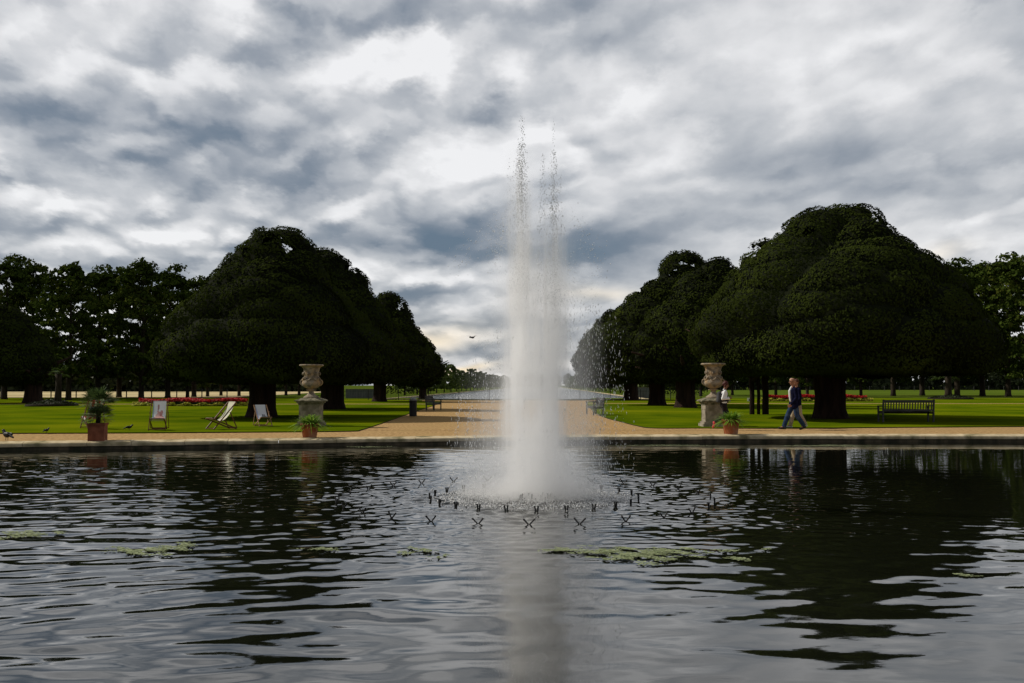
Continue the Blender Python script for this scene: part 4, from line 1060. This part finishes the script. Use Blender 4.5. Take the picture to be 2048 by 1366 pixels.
def jacket(m,J,hem=-.10,fat=1.0,sleeve=.97):
    pv,ch = J['pelvis'],J['chest']; w_ = lerp(pv,ch,.45)
    for s_ in (-1,1):
        y = V(0,s_,0); m.caps(pv+y*.09+V(0,0,hem),w_+y*.075,.115*fat,.108*fat); m.caps(w_+y*.075,ch+y*.09,.108*fat,.115*fat); m.caps(ch+y*.07,ch+y*.16+V(0,0,.06),.10*fat,.078*fat)
    m.caps(ch,J['neck']+V(-.01,0,-.05),.11*fat,.068)
    for q in ('l','r'): m.chain([J['sho'+q],J['elb'+q],lerp(J['elb'+q],J['wri'+q],sleeve)],[.075*fat,.058*fat,.045*fat])
def shoe(q,big=1.0):
    def fn(m,J):
        a,t = J['ank'+q],J['toe'+q]; d = (t-a); d2 = V(d.x,d.y,d.z).normalized(); he = a-V(d2.x,0,0)*.05+V(0,0,-.045)
        m.caps(a,a+V(0,0,-.02),.05*big,.05*big,12); m.chain([he,lerp(he,t,.6),t],[.042*big,.044*big,.036*big])
    return fn
def stride(fx, rx, lift=0.0, hd=.02, h=1.0):
    J = dict(pelvis=V(0,0,.95),chest=V(.02,0,1.33),neck=V(.03,0,1.51),head=V(.055,0,1.665),
      hipr=V(0,-.09,.91),kneer=V(fx*.58,-.09,.51),ankr=V(fx,-.09,.10),toer=V(fx+.17,-.10,.055),
      hipl=V(0,.09,.91),kneel=V(rx*.30+.02,.09,.50),ankl=V(rx,.09,.15+lift),toel=V(rx+.13,.09,.035),
      shor=V(.01,-.20,1.40),sholl=V(0,0,0),shol=V(.01,.20,1.40))
    J['elbr'] = V(-.10,-.25,1.12); J['wrir'] = V(.02,-.26,.88); J['elbl'] = V(-.02,.25,1.11); J['wril'] = V(.16,.22,.89)
    return J
def short_hair(m,L):
    m.ball(L(-.022,0,.048),.098,14,10,(1.0,1.0,.95)); m.ball(L(-.055,0,-.005),.070,12,8,(.8,1,1))
c = P(1589,859.5)
# leading man: bald, sunglasses, white shirt under an open navy jacket, jeans
J = stride(.34,-.30); J['elbr'] = V(-.05,-.27,1.12); J['wrir'] = V(.07,-.27,.90)
def shirt_front(m,J): m.chain([J['neck']+V(.055,0,-.03),J['chest']+V(.125,0,.02),lerp(J['pelvis'],J['chest'],.5)+V(.13,0,0),J['pelvis']+V(.115,0,.05)],[.035,.050,.046,.040])
man = person((c.x,c.y,.0),PI,'bald man walking left in navy jacket, white shirt, blue jeans and sunglasses',J,M['skin'],
  [('trousers',M['jeans'],lambda m,J: trousers(m,J,(.11,.085,.078)),.010),('jacket',M['navy'],lambda m,J: jacket(m,J,-.14,1.05),.011),('shirt',M['shirtw'],shirt_front,.010),
   ('shoe',M['shoe'],shoe('l'),.008),('shoe',M['shoe'],shoe('r'),.008)])
m = MB(); hd = J['head']
for q in (-1,1): m.ball(hd+V(.09,q*.034,.006),.024,8,6,(.35,1,.75)); m.tube([hd+V(.085,q*.058,.010),hd+V(-.005,q*.088,.006)],[.004,.004],5)
m.build('sunglasses',M['shoe'],man)
m = MB(); m.ball(hd+V(.012,0,.068),.078,14,10,(1.05,.98,.74)); m.build('bald_crown',M['cap'],man,smooth=True)
# second man just behind him
J = stride(.26,-.24); J['elbr'] = V(-.02,-.24,1.12); J['wrir'] = V(.15,-.22,.93)
c2_ = P(1594,858.0); 
person((c2_.x+.20,c2_.y+.55,.0),PI,'man with brown hair and beige trousers mostly hidden behind the man in jeans',J,M['skin'],
  [('trousers',M['beige'],lambda m,J: trousers(m,J,(.105,.08,.074)),.010),('jacket',M['navy'],lambda m,J: jacket(m,J,-.08,.98),.011),
   ('shoe',M['shoew'],shoe('l'),.008),('shoe',M['shoew'],shoe('r'),.008)],hair=short_hair,scale=.985)
# woman stepping right behind the terracotta pot
J = dict(pelvis=V(0,0,.93),chest=V(.03,0,1.29),neck=V(.05,0,1.46),head=V(.085,0,1.60),
  hipr=V(0,-.08,.89),kneer=V(.02,-.08,.50),ankr=V(-.36,-.08,.27),toer=V(-.40,-.08,.11),
  hipl=V(0,.08,.89),kneel=V(.20,.08,.52),ankl=V(.24,.08,.10),toel=V(.40,.08,.05),
  shor=V(.02,-.16,1.36),elbr=V(-.08,-.20,1.11),wrir=V(.16,-.16,1.12),shol=V(.02,.16,1.36),elbl=V(-.02,.2,1.10),wril=V(.19,.10,1.15),look=V(1,0,-.25))
J['palmr'] = V(0,.6,1); J['palml'] = V(0,-.6,1); J['curl'] = .9
hair_m[0] = M['hairr']
def bun(m,L): m.ball(L(-.02,0,.045),.101,14,10); m.ball(L(-.075,0,.0),.062,12,8); m.caps(L(-.02,-.07,.0),L(-.03,-.07,-.05),.035,.03); m.caps(L(-.02,.07,.0),L(-.03,.07,-.05),.035,.03)
def skirt(m,J): 
    for s_ in (-1,1): m.caps(J['pelvis']+V(0,s_*.07,.08),J['pelvis']+V(0,s_*.075,-.05),.10,.118); m.caps(J['hip'+('r' if s_<0 else 'l')],lerp(J['hip'+('r' if s_<0 else 'l')],J['knee'+('r' if s_<0 else 'l')],.42),.105,.085)
def leggings(m,J):
    for q in ('l','r'): m.chain([J['hip'+q],J['knee'+q],lerp(J['knee'+q],J['ank'+q],.92)],[.085,.062,.045])
cw = P(1446,860); 
wo_ = person((cw.x+.03,cw.y,.0),0,'woman in white jacket and dark skirt striding right, one pink shoe raised',J,M['skin2'],
  [('leggings',M['jeansd'],leggings,.010),('skirt',M['shorts'],skirt,.010),('jacket',M['shirtw'],lambda m,J: jacket(m,J,.06,.86),.010),
   ('shoe',M['pink'],shoe('l',.95),.008),('shoe',M['pink'],shoe('r',.95),.008)],hair=bun,scale=.97)
hair_m[0] = M['hairb']
m = MB()
for y_ in (-.07,.07): m.caps((-.17,y_,1.04),(-.15,y_,1.30),.085,.07)
m.build('rucksack',mat('rucksack_cloth',(.035,.04,.045),(.06,.06,.065),8,.85),wo_,remesh=.012)
m = MB()
for s_ in (-1,1): m.tube([(-.12,s_*.11,1.36),(.02,s_*.12,1.445),(.135,s_*.10,1.30),(.08,s_*.13,1.10),(-.10,s_*.13,1.03)],[.018]*5,6)
m.tube([(-.10,-.15,1.03),(.02,-.165,1.04),(.15,-.10,1.05)],[.035,.04,.03],8); m.build('rucksack_straps',M['shorts'],wo_,smooth=True)
# ================================================================== NOZZLES
def nozzle_mesh(splay, L, r_):
    m = MB()
    for s_ in (-1,1):
        e = V(s_*splay,0,L); m.tube([(s_*.008,0,-.10),(s_*.012,0,.0),e*.82+V(s_*.012,0,0)],[r_]*3,8); m.tube([e*.80+V(s_*.012,0,0),e+V(s_*.012,0,0)],[r_*1.25,r_*1.15],8)
    return m
proto = nozzle_mesh(.062,.068,.0100).build('fountain_nozzle',M['pipe']); proto2 = nozzle_mesh(.013,.074,.012).build('fountain_nozzle',M['pipe'])
def ring(pr, n, rad, cxo, grp, ringname, phase, lean):
    for i in range(n):
        a = -PI/2 + 2*PI*(i+phase)/n
        o = pr if i == 0 else pr.copy()
        if i: C.objects.link(o)
        o.location = (FX+cxo+rad*math.cos(a), FY+rad*math.sin(a), WZ+.005); o.rotation_euler = (lean*random.uniform(-1,1),lean*random.uniform(-1,1),random.uniform(-.2,.2)+a+PI/2)
        k_ = i if i <= n/2 else i-n
        side = 'right' if k_ > 0 else 'left'; q = abs(k_)
        ordn = ['','first','second','third','fourth','fifth','sixth','seventh','eighth','ninth','tenth','eleventh','twelfth','thirteenth','fourteenth']
        if q == 0: pos = 'the frontmost one in %s' % ringname
        elif q == n/2: pos = 'the rearmost one in %s' % ringname
        else: pos = 'in %s, %s to the %s counting from the frontmost' % (ringname, ordn[q], side)
        tag(o, ('wide black V nozzle ' if rad > 2 else 'narrow black upright nozzle ')+pos, 'fountain nozzle', grp)
ring(proto, 28, 2.88, -.12, 'wide V nozzles of the outer ring', 'the outer ring', .02, .08)
ring(proto2, 24, 1.62, .02, 'narrow nozzles of the inner ring', 'the inner ring', .0, .06)
# ================================================================== FOUNTAIN: jets of water
fo = empty('water_fountain',(FX,FY,WZ)); tag(fo,'tall white plume of water rising and falling back in the middle of the pond','fountain')
for i in range(16):
    x = -.20+.52*i/15+random.uniform(-.01,.01); y = -.35+random.uniform(-.25,.2); h = random.uniform(.05,.13)
    m = MB(); m.tube([(x,y,-.1),(x+random.uniform(-.01,.01),y,h*.7),(x+random.uniform(-.015,.015),y,h)],[.010,.010,.012],8); m.build('jet_pipe',M['pipe'],fo)
# spray volume
vm = bpy.data.materials.new('spray'); vm.use_nodes = True; vn = vm.node_tree; vn.nodes.clear(); _nt[0] = vn
t = vn.nodes.new('ShaderNodeTexCoord'); s = vn.nodes.new('ShaderNodeSeparateXYZ'); vn.links.new(t.outputs['Object'],s.inputs[0]); x,y,z = E(s.outputs[0]),E(s.outputs[1]),E(s.outputs[2])
def jet(x0, s0, s1, ztop, fade, amp, y0=0.0, zs=(0,4.5)):
    sg = maprange(z,zs[0],zs[1],s0,s1,False); dx_ = x-x0; dy_ = y-y0
    return mth('EXPONENT',(dx_*dx_+dy_*dy_)/(sg*sg)*(-.5))*maprange(z,ztop-fade,ztop,1,0)*amp
st = noise(comb(x*9.,y*9.,z*.45),1.0,3,.6); lump = noise(comb(x*2.2,y*2.2,z*1.0),1.0,4,.6); st2 = noise(comb(x*22.,y*22.,z*1.1),1.0,2,.6)
dens = jet(-.20,.14,.115,5.9,2.4,7.0) + jet(.32,.13,.105,5.45,2.4,5.6) + jet(.15,.10,.06,5.0,1.8,1.0) + jet(.05,.25,.22,3.9,1.8,3.6)
mist = jet(.10,.44,.42,5.0,2.4,.95) + jet(-.05,.68,.55,1.8,1.5,.6,zs=(0,2)) 
fall = jet(.75,.22,.10,3.1,1.8,2.2,zs=(0,3))*maprange(st2,.46,.66,0,1) + jet(-.62,.28,.14,2.2,1.5,1.2,zs=(0,3))*maprange(st2,.46,.66,0,1)
splash = mth('EXPONENT',(x*x+y*y)*(-1.3))*maprange(z,.02,.40,1,0)*2.8
d = dens*maprange(st,.36,.60,.10,1.5)*maprange(lump,.32,.6,.35,1.3) + mist*maprange(lump,.3,.65,.3,1.4) + fall + splash*maprange(lump,.35,.6,.3,1.3)
ed = maprange(mth('SQRT',x*x+y*y),1.05,1.38,1,0)
pvn = vn.nodes.new('ShaderNodeVolumePrincipled'); pvn.inputs['Color'].default_value = (1,1,1,1); pvn.inputs['Anisotropy'].default_value = .5
topf = maprange(z,3.6,5.5,1,.45)
vn.links.new((d*ed*topf*.85).o, pvn.inputs['Density']); vo = vn.nodes.new('ShaderNodeOutputMaterial'); vn.links.new(pvn.outputs[0],vo.inputs['Volume'])
m = MB(); m.lathe([(1.4,.035),(1.4,1.2),(1.15,2.6),(.95,3.6),(.8,4.6),(.65,5.6)],24); vob = m.build('spray_plume',vm,fo)
try: vm.cycles.volume_step_rate = .35; vm.cycles.volume_sampling = 'MULTIPLE_IMPORTANCE'
except Exception: pass
# loose drops
dm = bpy.data.materials.new('water_drops'); dm.use_nodes = True; bs = dm.node_tree.nodes['Principled BSDF']; bs.inputs['Base Color'].default_value = (.80,.82,.84,1); bs.inputs['Roughness'].default_value = .15; bs.inputs['IOR'].default_value = 1.33; bs.inputs['Transmission Weight'].default_value = .35
octv = np.array([[1,0,0],[-1,0,0],[0,1,0],[0,-1,0],[0,0,1],[0,0,-1]],float); octf = np.array([[0,2,4],[2,1,4],[1,3,4],[3,0,4],[2,0,5],[1,2,5],[3,1,5],[0,3,5]])
def drops(name, p, size, stretch, parent):
    n = len(p); s_ = size[:,None,None]*octv[None]*np.stack([np.ones(n),np.ones(n),stretch],1)[:,None,:]
    # subdivide lightly: rotate each drop at random about z
    a = rng.uniform(0,6.28,n); c_,q_ = np.cos(a),np.sin(a); xx = s_[:,:,0]*c_[:,None]-s_[:,:,1]*q_[:,None]; yy_ = s_[:,:,0]*q_[:,None]+s_[:,:,1]*c_[:,None]
    Vv = np.stack([xx,yy_,s_[:,:,2]],2)+p[:,None,:]
    Ff = (np.arange(n)[:,None,None]*6+octf[None]).reshape(-1,3)
    o = np_mesh(name,Vv.reshape(-1,3),3,dm,parent,faces=Ff,smooth=True); o['kind'] = 'stuff'; o['label'] = 'loose drops of water thrown up round the white plume'; return o
def cloudlet(n,x0,sx,z0,z1,pw,sy=None,y0=0):
    t = rng.random(n)**pw; zc = z0+(z1-z0)*t; wd = sx*(1.15-t*.75)
    return np.stack([x0+rng.normal(0,1,n)*wd, y0+rng.normal(0,1,n)*(sy or sx), zc],1)
def strands(n,x0,sx,z0,z1,pw,ns=14):
    k_ = rng.integers(0,ns,n); off_ = rng.normal(0,sx,(ns,3)); zz_ = z0+(z1-z0)*rng.random(n)**pw
    return np.stack([x0+off_[k_,0]*(1.2-.6*(zz_-z0)/(z1-z0))+rng.normal(0,.012,n), off_[k_,1]+rng.normal(0,.012,n), zz_],1)
A = [cloudlet(420,-.155,.05,4.6,5.98,1.8,.05),cloudlet(1500,-.18,.085,2.6,5.55,.9,.07),cloudlet(26,.335,.015,5.5,5.97,1.0,.02),cloudlet(900,.335,.06,2.6,5.45,.9,.05),cloudlet(150,.17,.04,4.6,5.38,1.3,.04),
     cloudlet(60,-.36,.05,3.9,5.35,1.2,.05),cloudlet(120,.44,.04,4.1,5.1,1.6,.04)]
A += [cloudlet(1500,-.19,.09,3.2,5.3,1.2,.08),cloudlet(1100,.33,.075,3.0,4.9,1.2,.07),cloudlet(500,.14,.07,3.0,4.6,1.2,.07)]
p = np.concatenate(A); drops('drops',p,rng.uniform(.0022,.0078,len(p)),rng.uniform(.9,1.7,len(p)),fo)
# arcs thrown sideways
arc = []
for (x0,x1,z0,z1,n) in ((-.42,-1.15,4.35,3.55,150),(-.40,-.62,4.3,3.6,200),(-1.0,-1.3,3.9,3.5,30),(.62,1.05,4.35,3.35,110),(.75,1.15,4.1,3.5,70),(.5,.75,3.7,3.3,60)):
    t = rng.random(n); xs_ = x0+(x1-x0)*t+rng.normal(0,.06,n); zs_ = z0+(z1-z0)*t**1.5+rng.normal(0,.13,n); arc.append(np.stack([xs_,rng.normal(0,.3,n),zs_],1))
p = np.concatenate(arc); _d = dm; dm = mat('falling_water',(.84,.86,.87),(.9,.9,.9),10,.3); drops('drops',p,rng.uniform(.0025,.0065,len(p)),rng.uniform(1,2.8,len(p)),fo); dm = _d
dm_clear = dm; dm = mat('falling_water',(.80,.82,.83),(.86,.87,.88),10,.3)
# falling curtain: streaked drops
p = np.concatenate([strands(1100,.95,.20,.05,3.0,1.4,60),strands(900,.55,.22,.0,3.2,1.2,60),strands(900,-.60,.20,.0,2.6,1.5,60),strands(500,-1.0,.18,.0,1.6,1.6,50),strands(250,1.3,.14,.0,2.6,1.2,24),strands(1200,.05,.32,.0,3.9,.9,90)])
drops('falling_drops',p,rng.uniform(.002,.0045,len(p)),rng.uniform(3,9,len(p)),fo)
# foam and splashes on the surface
n = 5200; a = rng.uniform(0,2*PI,n); q = np.abs(rng.normal(0,.62,n)); p = np.stack([np.cos(a)*q,np.sin(a)*q,np.abs(rng.normal(0,.045,n))*np.clip(1.3-q,0.15,1)+.005],1)
n = 1600; a = rng.uniform(0,2*PI,n); q = rng.normal(1.30,.13,n); p = np.concatenate([p,np.stack([np.cos(a)*q,np.sin(a)*q,np.abs(rng.normal(0,.02,n))],1)])
fm = mat('foam',(.72,.73,.73),(.8,.8,.8),10,.5); dmk = dm; dm = fm
drops('splash_foam',p,rng.uniform(.005,.013,len(p)),rng.uniform(.6,1.6,len(p)),fo); dm = dmk
# ================================================================== floating weed
def weed(px,py,wpx,hpx,label,seed,dens=1.0):
    r = np.random.default_rng(seed); c = P(px,py,WZ+.01); a = P(px-wpx/2,py,WZ); b = P(px+wpx/2,py,WZ); rx = (b.x-a.x)/2
    ry = (P(px,py-hpx/2,WZ).y-P(px,py+hpx/2,WZ).y)/2
    n = int(min(14000, 1700*rx*ry*PI*dens)); t = r.uniform(0,2*PI,n*2); q = np.sqrt(r.random(n*2))
    ph = r.uniform(0,6.28,6)
    edge = .68+.20*np.sin(3*t+ph[0])+.14*np.sin(7*t+ph[1])+.10*np.sin(13*t+ph[2])
    x_ = np.cos(t)*q*edge*1.25*rx; y_ = np.sin(t)*q*edge*1.25*ry
    clump = np.sin(x_*9+ph[3])*np.sin(y_*13+ph[4])+.6*np.sin(x_*21+y_*17+ph[5])+r.normal(0,.35,n*2)
    k_ = (clump > -.55+q*.9); x_,y_ = x_[k_][:n],y_[k_][:n]; n = len(x_)
    p = np.stack([x_,y_,r.uniform(.012,.018,n)],1)
    o = np_mesh('floating_weed',leaf_quads(p,np.tile([0,0,1.],(n,1)),.034,.030,.03),4,M['algae']); o.location = (c.x,c.y,WZ); tag(o,label,'pond weed','patches of pale weed floating on the pond')
weed(1285,1107,330,34,'largest patch of pale green weed, floating in front of the fountain to its right',1,1.2)
weed(1130,1101,110,12,'thin pale strip of weed touching the left end of the largest patch',2,.7)
weed(1487,1118,78,10,'narrow streak of weed just off the right end of the largest patch',3)
weed(1532,1100,30,7,'tiny scrap of weed beyond the right end of the largest patch',4)
weed(300,1101,190,20,'long ragged patch of weed floating in the left half of the near water',5)
weed(362,1090,70,14,'rounder clump of weed joined to the right end of the long left patch',6)
weed(48,1069,160,18,'patch of weed cut off by the left edge of the view',7)
weed(648,1098,100,8,'thin streak of weed midway between the long left patch and the fountain',8)
weed(828,1102,80,14,'small patch of weed in front of the fountain to its left',9)
weed(878,1113,50,9,'small scrap of weed just right of and nearer than the small left patch',10)
weed(1922,1151,66,8,'thin lone streak of weed on the far right of the near water',11)
weed(1660,891.5,200,4,'bright strip of weed along the kerb below the walking people',12,.5)
weed(1330,891,240,3.5,'faint strip of weed along the kerb below the right urn',13,.35)
weed(740,894,100,3,'faint strip of weed along the kerb left of the fountain',14,.35)
